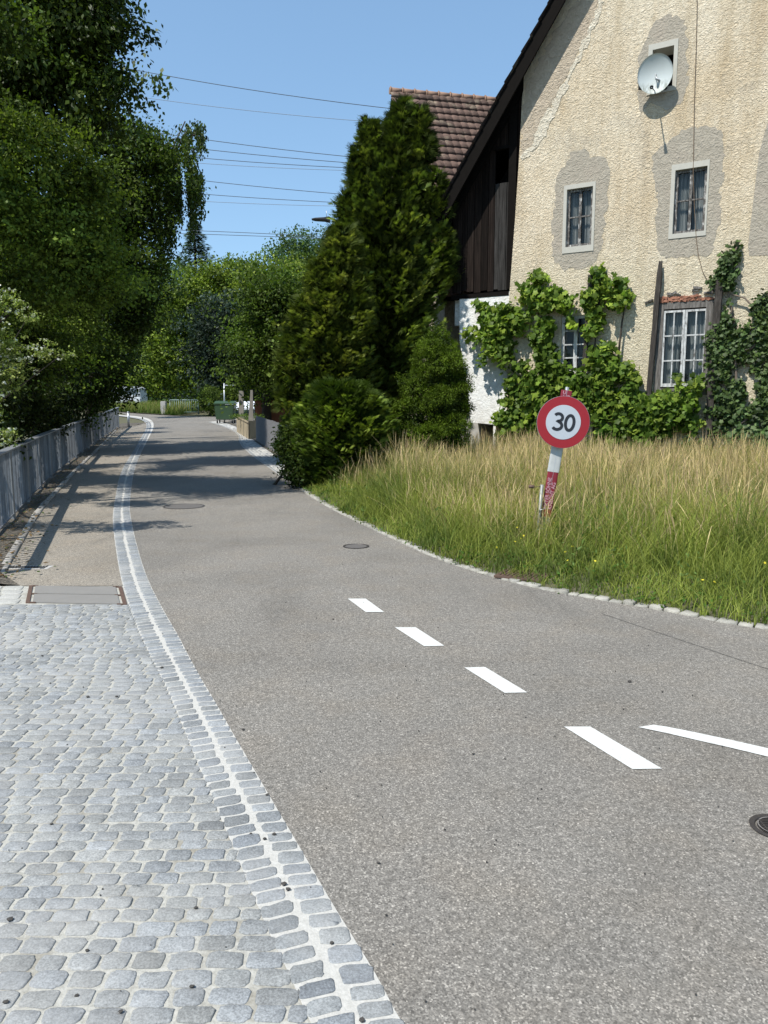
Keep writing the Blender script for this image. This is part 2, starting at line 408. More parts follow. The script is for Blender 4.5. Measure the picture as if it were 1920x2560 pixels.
# markings ---------------------------------------------------------
def mark(quad, name='centre_dash'):
    bm = bmesh.new(); vs = [bm.verts.new((p.x, p.y, T(p.y)+.004)) for p in quad]
    for t in tessellate_polygon([[v.co for v in vs]]): bm.faces.new([vs[i] for i in t])
    for f in bm.faces:
        f.normal_update()
        if f.normal.z < 0: f.normal_flip()
    o = obj(name, bm, M_paint, road); return o
S_ = 1920/1659
for q in [((751, 1294), (790, 1294), (830, 1323), (790, 1323)), ((853, 1356), (898, 1356), (960, 1396), (916, 1397)), ((1003, 1443), (1048, 1442), (1139, 1497), (1090, 1498)), ((1218, 1571), (1275, 1571), (1430, 1662), (1366, 1663))]:
    mark([G(x*S_, y*S_) for x, y in q])
top = [(1412, 1567), (1440, 1571), (1500, 1583), (1580, 1600), (1659, 1618)]; bot = [(1378, 1572), (1440, 1585), (1500, 1599), (1580, 1617), (1659, 1636)]
tp = [G(x*S_, y*S_) for x, y in top]; bt = [G(x*S_, y*S_) for x, y in bot]
for l in (tp, bt):
    d = (l[-1]-l[-2]).normalized(); 
    for k in (1, 2, 4): l.append(l[4]+d*k)
mark(tp+bt[::-1], 'edge_line')
# dark repair seam
seam = [G(x*S_, y*S_) for x, y in [(1300, 1326), (1400, 1360), (1500, 1393), (1600, 1427), (1659, 1446)]]
seam.append(seam[-1]+(seam[-1]-seam[-2])*3)
mt = simple('bitumen', (.06, .058, .055), .6)
a = [p+Vector((.0, .006, 0)) for p in seam]; b = [p-Vector((.0, .006, 0)) for p in seam]
o = mark(a+b[::-1], 'bitumen_seam'); o.data.materials.clear(); o.data.materials.append(mt)
# covers and gratings ------------------------------------------------
M_lid = simple('worn_lid', (.10, .092, .085), .8, .25, 20, 0, .4)
def manhole(px, rad, label, kind=0):
    p = G(*px); t = thing('manhole_cover', label, 'manhole cover', p)
    bm = bmesh.new(); n = 40
    def ring(r0, r1, z0, z1):
        A = [bm.verts.new(p+Vector((r0*math.cos(k/n*6.2832), r0*math.sin(k/n*6.2832), z0))) for k in range(n)]
        B = [bm.verts.new(p+Vector((r1*math.cos(k/n*6.2832), r1*math.sin(k/n*6.2832), z1))) for k in range(n)]
        for k in range(n): bm.faces.new((A[k], A[(k+1) % n], B[(k+1) % n], B[k]))
    ring(rad, rad-.02, .005, .006); ring(rad-.02, rad-.024, .006, -.0)
    obj('frame', bm, M_iron, t)
    bm = bmesh.new(); r = rad-.028
    A = [bm.verts.new(p+Vector((r*math.cos(k/n*6.2832), r*math.sin(k/n*6.2832), .003))) for k in range(n)]; bm.faces.new(A)
    obj('lid', bm, M_iron if kind else M_lid, t)
    if kind:
        bm = bmesh.new()
        for k in range(-5, 6):
            yy = k*r/5.6; hw = math.sqrt(max(0, r*r-yy*yy))*.93
            box(bm, p+Vector((0, yy, .006)), (2*hw, r*.07, .006))
        for k in (-2, 0, 2):
            xx = k*r*.33; hh = math.sqrt(r*r-xx*xx)*.93
            box(bm, p+Vector((xx, 0, .007)), (r*.09, 2*hh, .006))
        obj('raised_ribs', bm, M_iron, t)
        bm = bmesh.new(); ring2 = r*.97
        for k in range(n):
            a0, a1 = k/n*6.2832, (k+1)/n*6.2832
            vs = [bm.verts.new(p+Vector((q*math.cos(a), q*math.sin(a), .0095))) for q, a in ((ring2, a0), (ring2, a1), (ring2*.93, a1), (ring2*.93, a0))]; bm.faces.new(vs)
        obj('rim', bm, simple('worn_steel', (.3, .28, .27), .45, .2, 30, .6), t)
manhole((1940, 2070), .097, 'small round ribbed iron manhole cover at the right edge of the junction', 1)
manhole((460, 1266), .33, 'large dark round manhole cover in the road just before the tree shadows')
manhole((890, 1366), .155, 'small dark round cover near the middle of the asphalt road')
p = G(1290, 1449); t = thing('drain_cover', 'rusty brown ribbed drain cover at the foot of the long grass', 'drain cover', p)
bm = bmesh.new(); d = (kerb[len(kerb)*6//11+2]-kerb[len(kerb)*6//11]).normalized(); Mx = Matrix.Translation(p+Vector((.08, .09, .02))) @ Matrix.Rotation(math.atan2(-.55, 1), 4, 'Z')
box(bm, (0, 0, 0), (.46, .34, .02), Mx); obj('frame', bm, M_rust, t); bm = bmesh.new()
for k in range(-5, 6): box(bm, (k*.038, 0, .013), (.016, .28, .008), Mx)
obj('raised_ribs', bm, M_rust, t)
# access cover (two leaves) with rusty frame
t = thing('access_cover', 'grey double access cover with rusty frame set in the paving', 'access cover', ((CX0+CX1)/2, (CY0+CY1)/2, 0))
cw, ch = CX1-CX0, CY1-CY0
def cv(u, v, z=0):
    a = cv_c[3]*(1-u)+cv_c[2]*u; b = cv_c[0]*(1-u)+cv_c[1]*u
    p = a*(1-v)+b*v; return Vector((p.x, p.y, z))
def cq(bm, u0, u1, v0, v1, z): prism(bm, [cv(u0, v0, -.01), cv(u1, v0, -.01), cv(u1, v1, -.01), cv(u0, v1, -.01)], Vector((0, 0, z+.01)))
for k in (0, 1):
    bm = bmesh.new(); cq(bm, .07, .93, .02+.5*k, .48+.5*k, .008); obj('cover_leaf', bm, M_coverplate, t)
bm = bmesh.new()
for u in (.0, .96):
    bm = bmesh.new(); cq(bm, u, u+.04, 0, 1, .0075)
    for v in (.015, .5, .985): cq(bm, u+(.04 if u < .5 else -.06), u+(.10 if u < .5 else .0), v-.012, v+.012, .0105)
    obj('frame', bm, M_rust, t)
# gully grating
p = G(70, 1419); t = thing('gully_grating', 'slotted iron gully grating in the footpath near the railing end', 'drain grating', p)
bm = bmesh.new(); box(bm, p+Vector((0, 0, .001)), (.46, .16, .006)); obj('frame', bm, M_concrete, t)
bm = bmesh.new()
for k in range(-6, 7):
    box(bm, p+Vector((k*.031-.01, 0, .0055)), (.017, .10, .005), None)
obj('slots', bm, M_black, t)
# pebbles
VV = []
bm = bmesh.new()
for (x, y, s) in [(129, 2063, .006), (627, 2087, .005), (710, 2214, .010), (721, 2227, .008), (946, 2160, .006), (965, 2291, .005), (1574, 1706, .011), (1656, 1731, .006), (608, 1826, .008), (292, 1744, .008), (106, 1642, .008), (25, 2303, .01), (15, 2510, .008), (192, 2493, .006), (218, 2380, .006), (490, 2273, .007), (480, 2470, .007), (830, 2361, .006), (833, 1550, .008), (1183, 1887, .006), (1832, 2105, .004), (405, 1672, .01), (220, 1745, .01), (668, 1990, .008), (126, 1710, .006), (662, 2100, .007), (686, 2089, .008), (904, 2555, .008), (302, 2534, .007)]:
    p = G(x, y); vs = bmesh.ops.create_icosphere(bm, subdivisions=1, radius=s, matrix=Matrix.Translation(p+Vector((0, 0, s*.5+.003))) @ Matrix.Diagonal((1.2, .9, .6, 1)))['verts']
    for v in vs: v.co += Vector([random.uniform(-s, s)*.2 for _ in range(3)])
for _ in range(260):
    x = random.uniform(-2.5, 2); y = random.uniform(1.4, 8); s = random.uniform(.0015, .0045)
    bmesh.ops.create_icosphere(bm, subdivisions=1, radius=s, matrix=Matrix.Translation((x, y, .004+s*.3)))
o = obj('grit', bm, simple('grit', (.05, .045, .04), .9)); o['kind'] = 'stuff'
o['label'] = 'dark grit and small stones scattered over paving and road'
# ================================================================== FARMHOUSE
S_ = 1920/1659
m = N('roughcast')
wv = m.coord((1, 1, 1)); n1 = m.noise(12, 5, .66, vec=m.coord((1, 1, 1.5), (0.5, .6, .3)), dist=1.3); n2 = m.noise(34, 4, .65, dist=.6)
hh = m.math('ADD', m.math('MULTIPLY', n1, 1.), m.math('MULTIPLY', n2, .45))
c = m.ramp(n1, [(.28, (.64, .545, .40)), (.5, (.79, .69, .525)), (.7, (.85, .76, .60))])
big = m.mix(1., m.ramp(m.noise(.45, 6, .6), [(.35, (.88, .82, .74)), (.6, (1, 1, 1))]), m.ramp(m.noise(1., 6, .7, vec=m.coord((2.2, 2.2, .22))), [(.38, (.84, .81, .76)), (.56, (1, 1, 1))]), 'MULTIPLY')
c = m.mix(1., c, big, 'MULTIPLY')
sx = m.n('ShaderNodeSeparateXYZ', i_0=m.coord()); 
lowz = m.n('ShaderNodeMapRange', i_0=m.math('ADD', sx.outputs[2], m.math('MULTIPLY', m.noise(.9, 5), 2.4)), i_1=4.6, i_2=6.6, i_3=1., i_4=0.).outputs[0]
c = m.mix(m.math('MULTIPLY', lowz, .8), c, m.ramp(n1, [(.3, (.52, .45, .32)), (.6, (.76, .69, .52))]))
dirt = m.ramp(m.noise(1.3, 6, .68), [(.56, 0.), (.72, .55)]); c = m.mix(dirt, c, (.46, .40, .31))
crack = m.ramp(m.voro(1.1, feature='DISTANCE_TO_EDGE', vec=m.coord((1, 1, 1))), [(0, .12), (.012, 0.)])
M_cream = m.out(m.mix(crack, c, (.3, .24, .16)), .95, m.bump(hh, 1.0, .075), spec=.2)
def rendermat(name, a, b, c3, dist):
    m = N(name); n1 = m.noise(10, 5, .6, vec=m.coord((1, 1, 1.15), (0.5, .6, .3)), dist=1.4); n2 = m.noise(30, 4)
    c = m.ramp(n1, [(.3, a), (.55, b), (.75, c3)]); c = m.mix(m.ramp(m.noise(1.7, 5), [(.5, 0.), (.75, .35)]), c, (.40, .33, .27))
    return m.out(c, .95, m.bump(m.math('ADD', n1, m.math('MULTIPLY', n2, .5)), .9, dist), spec=.2)
M_patch = rendermat('grey_render', (.30, .268, .215), (.36, .322, .26), (.41, .37, .30), .035)
M_oldr = rendermat('old_render', (.36, .30, .225), (.47, .395, .30), (.58, .49, .38), .06)
M_pale = rendermat('pale_broken_render', (.45, .39, .30), (.66, .60, .48), (.74, .68, .56), .07)
M_white = rendermat('whitewash', (.62, .615, .59), (.76, .76, .74), (.82, .82, .8), .022)
m = N('dark_boards'); v = m.attr(); g = m.noise(3, 5, .7, vec=m.coord((14, 14, .5)))
c = m.mix(1., v, m.ramp(g, [(.3, .35), (.5, 1.), (.72, 2.3)]), 'MULTIPLY'); M_boards = m.out(c, .9, m.bump(g, .6, .01), spec=.1)
M_dark = simple('dark_timber', (.006, .0048, .004), .95, .45, 9, 0, .6); M_dark.node_tree.nodes['Principled BSDF'].inputs['Specular IOR Level'].default_value = .12
m = N('grey_timber'); g = m.noise(3.5, 5, .7, vec=m.coord((9, 9, 1.2))); M_grey_t = m.out(m.ramp(g, [(.3, (.05, .045, .04)), (.5, (.12, .11, .10)), (.72, (.22, .205, .19))]), .9, m.bump(g, .7, .012))
m = N('old_post'); g = m.noise(3.5, 5, .7, vec=m.coord((14, 14, 1.2))); M_post = m.out(m.ramp(g, [(.3, (.012, .01, .008)), (.5, (.032, .026, .021)), (.75, (.09, .08, .07))]), .9, m.bump(g, .8, .012))
m = N('peeling_white'); g = m.noise(16, 5, .7, vec=m.coord((1, 1, .35))); M_peel = m.out(m.ramp(g, [(.36, (.10, .09, .08)), (.45, (.36, .365, .36)), (.6, (.53, .54, .53))]), .7, m.bump(g, .4, .004))
m = N('weathered_frame'); g = m.noise(20, 5, .75, vec=m.coord((1, 1, .4))); M_wfr = m.out(m.ramp(g, [(.42, (.045, .04, .035)), (.54, (.14, .13, .12)), (.66, (.5, .5, .48))]), .8, m.bump(g, .5, .004))
M_sill = simple('pale_stone', (.42, .405, .355), .85, .12, 14, 0, .3)
m = N('window_glass'); m.out((.012, .018, .02), .06, m.bump(m.noise(3, 2), .12, .02), spec=.6)
tr = m.n('ShaderNodeBsdfTransparent'); mx = m.n('ShaderNodeMixShader'); mx.inputs[0].default_value = .55
m.t.links.new(m.b.outputs[0], mx.inputs[1]); m.t.links.new(tr.outputs[0], mx.inputs[2]); m.t.links.new(mx.outputs[0], m.t.nodes['Material Output'].inputs[0]); M_glass = m.m
m = N('curtain'); g = m.noise(1., 3, .5, vec=m.coord((26, 26, .6))); M_curt = m.out(m.ramp(g, [(.35, (.10, .12, .12)), (.5, (.3, .34, .34)), (.65, (.55, .58, .57))]), .9)
M_brick = simple('broken_brick', (.27, .12, .075), .9, .4, 14, 0, .8)

house = thing('farmhouse', 'old cream roughcast farmhouse with grey patched render around its windows', 'house', F(0, 0))
def quadW(pts, off=0.): return [W(x, y, off) for x, y in pts]
def rect(pts):   # average the corners of a photographed window to a true rectangle on the wall
    q = quadW(pts); u0 = (q[0][0]+q[3][0])/2; u1 = (q[1][0]+q[2][0])/2; z1 = (q[0][1]+q[1][1])/2; z0 = (q[2][1]+q[3][1])/2
    return u0, u1, z0, z1
WIN = {'a': (rect([(1413, 465), (1493, 452), (1481, 629), (1403, 633)]), rect([(1421, 474), (1486, 465), (1475, 613), (1411, 618)])),
       'b': (rect([(1683, 413), (1783, 397), (1757, 592), (1668, 596)]), rect([(1692, 426), (1772, 414), (1758, 577), (1678, 586)])),
       'd': (rect([(1623, 114), (1699, 95), (1688, 230), (1616, 235)]), rect([(1632, 127), (1687, 112), (1680, 216), (1628, 224)])),
       'e': (rect([(1648, 757), (1789, 751), (1766, 985), (1631, 990)]),)*2,
       'f': (rect([(1405, 790), (1478, 786), (1468, 930), (1398, 935)]),)*2}
b = WIN['b']; du = 2.95
WIN['c'] = tuple((r[0]+du, r[1]+du, r[2]+.0, r[3]+.0) for r in b)
# roof line: outer edge measured on a plane .75 m in front of the facade
OV = .34
rk = [W(1108*S_, 173*S_, OV), W(988*S_, 374*S_, OV), W(945*S_, 462*S_, OV)]
rk0, rk1 = W(1201*S_, 0, OV), W(942*S_, 474*S_, OV)
SL = (rk0[1]-rk1[1])/(rk0[0]-rk1[0])
def zr(u): return rk1[1]+SL*(u-rk1[0])       # underside height of the roof above u
UA = 3.6; ZA = zr(UA); UL = rk1[0]; UR = 2*UA-UL
print('roof slope', SL, 'eave', rk1, 'apex', ZA)
corner_top = W(1130*S_, 200*S_); corner_bot = W(1100*S_, 625*S_)
uc = (corner_top[0]+corner_bot[0])/2+.0
uwl = W(972*S_, 560*S_)[0]
zb = (W(985*S_, 630*S_)[1]+W(1095*S_, 622*S_)[1])/2
print('corner', corner_top, corner_bot, 'board left', uwl, 'board bottom', zb, WIN)
def wall_mesh(outer, holes, off, thick):
    loops = [[Vector((u, z, 0)) for u, z in outer]]+[[Vector((u, z, 0)) for u, z in h] for h in holes]
    bm = bmesh.new(); fr = []; bk = []
    for l in loops:
        fr.append([bm.verts.new(F(p.x, p.y, off)) for p in l]); bk.append([bm.verts.new(F(p.x, p.y, off-thick)) for p in l])
    ff = [v for l in fr for v in l]; bb = [v for l in bk for v in l]
    for t in tessellate_polygon(loops):
        bm.faces.new([ff[i] for i in t]); bm.faces.new([bb[i] for i in t][::-1])
    for a, b2 in zip(fr, bk):
        n = len(a)
        for k in range(n): bm.faces.new((a[k], a[(k+1) % n], b2[(k+1) % n], b2[k]))
    bmesh.ops.recalc_face_normals(bm, faces=bm.faces[:]); return bm
def hole(r): return [(r[0], r[2]), (r[1], r[2]), (r[1], r[3]), (r[0], r[3])]
# slightly wavy corner of the rendered wall
cu = [W(x*S_, y*S_) for x, y in [(1100, 640), (1103, 600), (1112, 480), (1122, 330), (1128, 210), (1131, 190)]]
cu_pts = [(u, z) for u, z in cu]
zlow = -.1
outer = [(cu_pts[0][0]-.02, zlow)] + cu_pts + [(cu_pts[-1][0], zr(cu_pts[-1][0])-.02), (UA, ZA-.02), (UR-.6, zr(2*UA-UR+.6)-.02), (UR-.6, zlow)]
holes = [hole(WIN[k][0]) for k in 'abcdef']
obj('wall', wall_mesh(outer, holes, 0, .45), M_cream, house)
# back and side walls (seen only from beside)
DEP = 13
bm = bmesh.new()
def Fv(u, z, off): return F(u, z, off)
for (u, o) in ((UR-.6, 0),):
    vs = [bm.verts.new(F(u, zlow, o-.45)), bm.verts.new(F(u, zlow, -DEP)), bm.verts.new(F(u, zr(2*UA-u), -DEP)), bm.verts.new(F(u, zr(2*UA-u), o-.45))]; bm.faces.new(vs)
vs = [bm.verts.new(F(u, z, -DEP)) for u, z in [(uwl, zlow), (UR-.6, zlow), (UR-.6, zr(2*UA-UR+.6)), (UA, ZA), (uwl, zr(uwl))]]; bm.faces.new(vs)
vs = [bm.verts.new(F(uwl-.0, z, o)) for z, o in [(zb, -.6), (zb, -DEP), (zr(uwl), -DEP), (zr(uwl), -.6)]]; bm.faces.new(vs)
obj('back_walls', bm, M_cream, house)
# black sheets stand in for the shade of the rooms behind the openings
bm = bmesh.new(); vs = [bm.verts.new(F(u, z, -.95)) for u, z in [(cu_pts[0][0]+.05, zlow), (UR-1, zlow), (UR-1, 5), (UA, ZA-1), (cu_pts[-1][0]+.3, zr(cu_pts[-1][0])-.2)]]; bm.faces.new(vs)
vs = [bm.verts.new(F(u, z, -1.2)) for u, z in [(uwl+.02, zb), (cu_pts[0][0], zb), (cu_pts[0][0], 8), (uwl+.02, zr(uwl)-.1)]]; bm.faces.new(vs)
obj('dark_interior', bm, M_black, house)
# grey render patches -------------------------------------------------
def patch(px, mat, off=.004, jit=.045, holes=(), name='render_patch', sub=3):
    pts = quadW(px); P = []
    n = len(pts)
    for i in range(n):
        a, b2 = Vector(pts[i]), Vector(pts[(i+1) % n]); L = (b2-a).length; k = max(1, int(L/.07))
        for j in range(k): 
            p = a.lerp(b2, j/k); P.append((p.x+random.uniform(-jit, jit), p.y+random.uniform(-jit, jit)))
    hs = [hole(h) for h in holes]
    return obj(name, wall_mesh(P, hs, off, off-.001 if off > .002 else .001), mat, house)
def c3(l): return [(1280+x/2.592, y/2.592) for x, y in l]
pa = c3([(440, 960), (480, 970), (510, 1012), (560, 1000), (610, 1030), (632, 1100), (622, 1250), (600, 1450), (570, 1640)])+[(1497, 652), (1482, 664), (1450, 672), (1430, 670), (1415, 680), (1400, 668), (1388, 655), (1381, 640)]+c3([(265, 1400), (290, 1200), (300, 1140), (345, 1070), (380, 1000)])
patch(pa, M_patch, holes=[WIN['a'][0]])
pb = c3([(1210, 820), (1290, 810), (1350, 860), (1375, 950), (1370, 1100), (1350, 1250), (1350, 1450), (1300, 1600)])+[(1778, 632), (1762, 640), (1743, 643), (1717, 639), (1700, 645), (1681, 639), (1667, 645), (1652, 634), (1641, 622)]+c3([(935, 1450), (940, 1250), (900, 1080), (910, 1000), (960, 950), (1020, 930), (1040, 890), (1100, 850)])
patch(pb, M_patch, holes=[WIN['b'][0]])
pd = c3([(960, 110), (1000, 95), (1050, 100), (1110, 110), (1130, 180), (1130, 300), (1142, 400), (1135, 560), (1105, 650), (1010, 715), (950, 690), (900, 680), (830, 740), (808, 650), (820, 500), (830, 350), (850, 270), (900, 180)])
patch(pd, M_patch, holes=[WIN['d'][0]])
r = WIN['c'][0]
lc = c3([(1659, 800), (1600, 1000), (1560, 1300), (1530, 1600)])+[(1872, 640)]
lu = [W(*p) for p in lc]
bmP = [(u, z) for u, z in lu]+[(r[1]+.3, r[2]-.6), (r[1]+.35, r[3]), (r[1], r[3]+.7), (r[0]+.2, r[3]+.9)]
bm = wall_mesh([(u+random.uniform(-.02, .02), z) for u, z in bmP], [hole(r)], .004, .003); obj('render_patch', bm, M_patch, house)
# worn band of older render along the rake
po = c3([(75, 600), (255, 240), (415, 0), (560, -5), (540, 90), (495, 200), (440, 330), (405, 405), (370, 480), (300, 600), (255, 690), (190, 800), (130, 950), (57, 1030)])
patch(po, M_oldr, .006, .05)
# crumbling pale edge to it
pe = c3([(600, 0), (570, 110), (520, 200), (470, 330), (430, 400), (350, 580), (300, 680), (225, 850), (160, 960), (60, 1050), (57, 1020), (120, 950), (180, 800), (250, 690), (300, 595), (370, 470), (405, 400), (440, 325), (495, 190), (540, 80), (560, 0)])
patch(pe, M_pale, .009, .045)
# windows ---------------------------------------------------------------
def wbox(bm, u0, u1, z0, z1, o0, o1):
    vs = [bm.verts.new(F(u, z, o)) for o in (o0, o1) for z in (z0, z1) for u in (u0, u1)]
    for f in ((0, 1, 3, 2), (4, 6, 7, 5), (0, 2, 6, 4), (1, 5, 7, 3), (0, 4, 5, 1), (2, 3, 7, 6)): bm.faces.new([vs[i] for i in f])
    bmesh.ops.recalc_face_normals(bm, faces=bm.faces[:])
def frame_bm(r, w0, o0, o1, wb=None):
    bm = bmesh.new(); wb = wb or w0
    wbox(bm, r[0], r[0]+w0, r[2]+wb, r[3]-w0, o0, o1); wbox(bm, r[1]-w0, r[1], r[2]+wb, r[3]-w0, o0, o1)
    wbox(bm, r[0], r[1], r[3]-w0, r[3], o0, o1); wbox(bm, r[0], r[1], r[2], r[2]+wb, o0, o1); return bm
def curtain(r, parent, o=-.22, gap=True, split=.5):
    bm = bmesh.new(); n = 60; z0, z1 = r[2], r[3]; mid = (r[0]+r[1])/2
    for side in (0, 1):
        prev = None
        for i in range(n//2+1):
            t = i/(n/2); ww = (r[1]-r[0])/2
            cols = []
            for j in range(8):
                zz = z1+(z0-z1)*j/7; k = 1-(.28*math.sin(min(1, j/4)*1.57) if gap else 0)
                u = r[0]+t*ww*k if side == 0 else r[1]-t*ww*k
                cols.append(bm.verts.new(F(u, zz, o+.012*math.sin(t*38+side))))
            if prev:
                for a2, b2, c2, d2 in zip(prev, prev[1:], cols[1:], cols): bm.faces.new((a2, b2, c2, d2)).smooth = True
            prev = cols
    obj('curtain', bm, M_curt, parent)
def small_window(k, sash_mat=M_wfr, label=None):
    ro, ri = WIN[k]
    bm = bmesh.new(); w0 = .0
    # stone surround, proud of the render
    for (u0, u1, z0, z1) in ((ro[0], ri[0], ro[2], ro[3]), (ri[1], ro[1], ro[2], ro[3]), (ri[0], ri[1], ri[3], ro[3]), (ri[0], ri[1], ro[2], ri[2])): wbox(bm, u0, u1, z0, z1, -.22, .018)
    fr = obj('window', bm, M_sill, house)
    s = (ri[0]+.0, ri[1]-.0, ri[2], ri[3]); o = -.06
    bm = frame_bm(s, .055, o-.05, o); cu_ = (s[0]+s[1])/2; zm = s[2]+(s[3]-s[2])*.52
    wbox(bm, cu_-.028, cu_+.028, s[2]+.055, s[3]-.055, o-.045, o+.008)
    wbox(bm, s[0]+.055, cu_-.028, zm-.014, zm+.014, o-.04, o-.004); wbox(bm, cu_+.028, s[1]-.055, zm-.014, zm+.014, o-.04, o-.004)
    obj('sash', bm, sash_mat, fr)
    bm = bmesh.new(); vs = [bm.verts.new(F(u, z, o-.03)) for u, z in hole((s[0]+.05, s[1]-.05, s[2]+.05, s[3]-.05))]; bm.faces.new(vs); obj('glass', bm, M_glass, fr)
    curtain((s[0]+.03, s[1]-.03, s[2], s[3]), fr, o-.14)
for k in 'abc': small_window(k)
# attic opening
ro, ri = WIN['d']; bm = bmesh.new()
for (u0, u1, z0, z1) in ((ro[0], ri[0], ro[2], ro[3]), (ri[1], ro[1], ro[2], ro[3]), (ri[0], ri[1], ri[3], ro[3]), (ri[0], ri[1], ro[2], ri[2])): wbox(bm, u0, u1, z0, z1, -.4, .018)
obj('window', bm, M_sill, house)
# ground floor windows
ro = WIN['e'][0]; 
bm = frame_bm(ro, .13, -.3, .02, .14); fr = obj('window', bm, M_grey_t, house)
s = (ro[0]+.125, ro[1]-.10, ro[2]+.17, ro[3]-.16); 
bm = bmesh.new(); o = -.0; cu_ = (s[0]+s[1])/2
for a0, a1 in ((s[0], cu_-.004), (cu_+.004, s[1])):
    q = frame_bm((a0, a1, s[2], s[3]), .042, o-.05, o+.006, .07); q.to_mesh(me := bpy.data.meshes.new('tmp')); bm.from_mesh(me); q.free(); bpy.data.meshes.remove(me)
    mu = (a0+a1)/2; wbox(bm, mu-.013, mu+.013, s[2]+.07, s[3]-.042, o-.04, o)
    for f_ in (.345, .67):
        zz = s[2]+(s[3]-s[2])*f_; wbox(bm, a0+.042, a1-.042, zz-.014, zz+.014, o-.045, o+.004)
obj('sash', bm, M_peel, fr)
bm = bmesh.new(); vs = [bm.verts.new(F(u, z, o-.03)) for u, z in hole((s[0]+.03, s[1]-.03, s[2]+.03, s[3]-.03))]; bm.faces.new(vs); obj('glass', bm, M_glass, fr)
curtain((s[0]+.03, s[1]-.03, s[2], s[3]), fr, -.16)
ro = WIN['f'][0]; s = ro
bm = frame_bm(s, .07, -.14, -.05, .07); cu_ = (s[0]+s[1])/2
wbox(bm, cu_-.04, cu_+.04, s[2]+.07, s[3]-.07, -.13, -.045)
for f_ in (.27, .5, .74):
    zz = s[2]+(s[3]-s[2])*f_
    wbox(bm, s[0]+.07, cu_-.04, zz-.014, zz+.014, -.12, -.06); wbox(bm, cu_+.04, s[1]-.07, zz-.014, zz+.014, -.12, -.06)
fr = obj('window', bm, M_peel, house)
bm = bmesh.new(); vs = [bm.verts.new(F(u, z, -.1)) for u, z in hole((s[0]+.05, s[1]-.05, s[2]+.05, s[3]-.05))]; bm.faces.new(vs); obj('glass', bm, M_glass, fr)
# broken brick lintel above the timber window
ro = WIN['e'][0]; bm = bmesh.new(); me2 = []
u = ro[0]+.05
def brickbox(bm, u, z, l, h, rz, d=.05):
    M = Matrix.Translation(F(u, z, .0)) @ Matrix(((FU.x, FN.x, 0, 0), (FU.y, FN.y, 0, 0), (0, 0, 1, 0), (0, 0, 0, 1))) @ Matrix.Rotation(rz, 4, 'Y')
    vs = box(bm, (0, 0, 0), (l, d, h), M)
    for v in vs: v.co += Vector([random.uniform(-.012, .012) for _ in range(3)])
for i in range(46):
    t = i/46; uu = ro[0]+.02+t*(ro[1]-ro[0]-.02); 
    for j in range(2 if t < .75 else 1): brickbox(bm, uu, ro[3]+.035+.055*j+random.uniform(-.012, .012), random.uniform(.04, .11), random.uniform(.03, .05), random.uniform(-.35, .35), random.uniform(.02, .09))
obj('brick_lintel', bm, M_brick, house)
for (uu, zz) in [(ro[0]+.22, .17), (ro[0]+.3, .18), (ro[0]+.4, .16), (ro[0]+.72, .2), (ro[0]+.76, .26), (ro[0]+.98, .14), (ro[0]+1.05, .17), (ro[0]+1.15, .12), (ro[1]-.1, .15), (ro[0]-.18, .05)]: bm = bmesh.new(); brickbox(bm, uu, ro[3]+zz, random.uniform(.06, .18), random.uniform(.02, .05), random.uniform(-.5, .5), .09); obj('rubble_stone', bm, M_grey_t, house)
# boarded gable part --------------------------------------------------
bm = bmesh.new(); lay = bm.verts.layers.float_color.new('Col')
op = rect([(1240, 372), (1280, 366), (1276, 452), (1233, 455)])
u = uwl; ue = cu_pts[3][0]+.25
k = 0
while u < ue:
    wdt = random.uniform(.11, .2); wdt = min(wdt, ue-u+.001); o = -.14+random.choice((0, .012, .02, .006))
    um = u+wdt/2; segs = [(zb+random.uniform(-.05, .03), None)]
    col = np.array((.013, .0092, .0075))*random.choice((.55, .8, 1, 1.3, 1.7))
    ztl, ztr = zr(u)-.0, zr(u+wdt)
    pieces = [(segs[0][0], (ztl, ztr))]
    if op[0]-.03 < um < op[1]+.03: pieces = [(segs[0][0], (op[2], op[2])), (op[3], (ztl, ztr))]; col = np.array((.032, .030, .028)) if True else col
    for pi, (z0, (za, zc)) in enumerate(pieces):
        if pi == 1: col = np.array((.014, .010, .008))
        g = .006
        vs = [bm.verts.new(p) for p in (F(u+g, z0, o), F(u+wdt-g, z0, o), F(u+wdt-g, zc, o), F(u+g, za, o), F(u+g, z0, o-.03), F(u+wdt-g, z0, o-.03), F(u+wdt-g, zc, o-.03), F(u+g, za, o-.03))]
        for v in vs: v[lay] = (*col, 1)
        for f in ((0, 1, 2, 3), (4, 7, 6, 5), (0, 3, 7, 4), (1, 5, 6, 2), (0, 4, 5, 1), (2, 6, 7, 3)): bm.faces.new([vs[i] for i in f])
    u += wdt; k += 1
bmesh.ops.recalc_face_normals(bm, faces=bm.faces[:])
obj('board_cladding', bm, M_boards, house)
bm = bmesh.new(); wbox(bm, uwl, cu_pts[0][0]-.05, zb-.16, zb-.06, -.3, -.09)
wbox(bm, cu_pts[2][0]-.2, cu_pts[2][0]-.02, zb-.02, zr(cu_pts[2][0])-.1, -.12, -.06)
wbox(bm, op[0]-.06, op[1]+.05, op[3], op[3]+.07, -.12, -.07)
obj('timber_beams', bm, M_dark, house)
# white lower wall with tapering edge
pw = [W(x, y, -.1) for x, y in [(1149, 740), (1149, 853), (1158, 905), (1163, 940), (1168, 973), (1173, 1012), (1177, 1056), (1200, 1058), (1237, 1062)]]
wz = zb-.06
poly = [(pw[0][0]-.02, wz)] + pw + [(cu_pts[0][0]+.05, pw[-1][1]), (cu_pts[0][0]+.05, wz)]
obj('white_wall', wall_mesh(poly, [], -.1, .4), M_white, house)
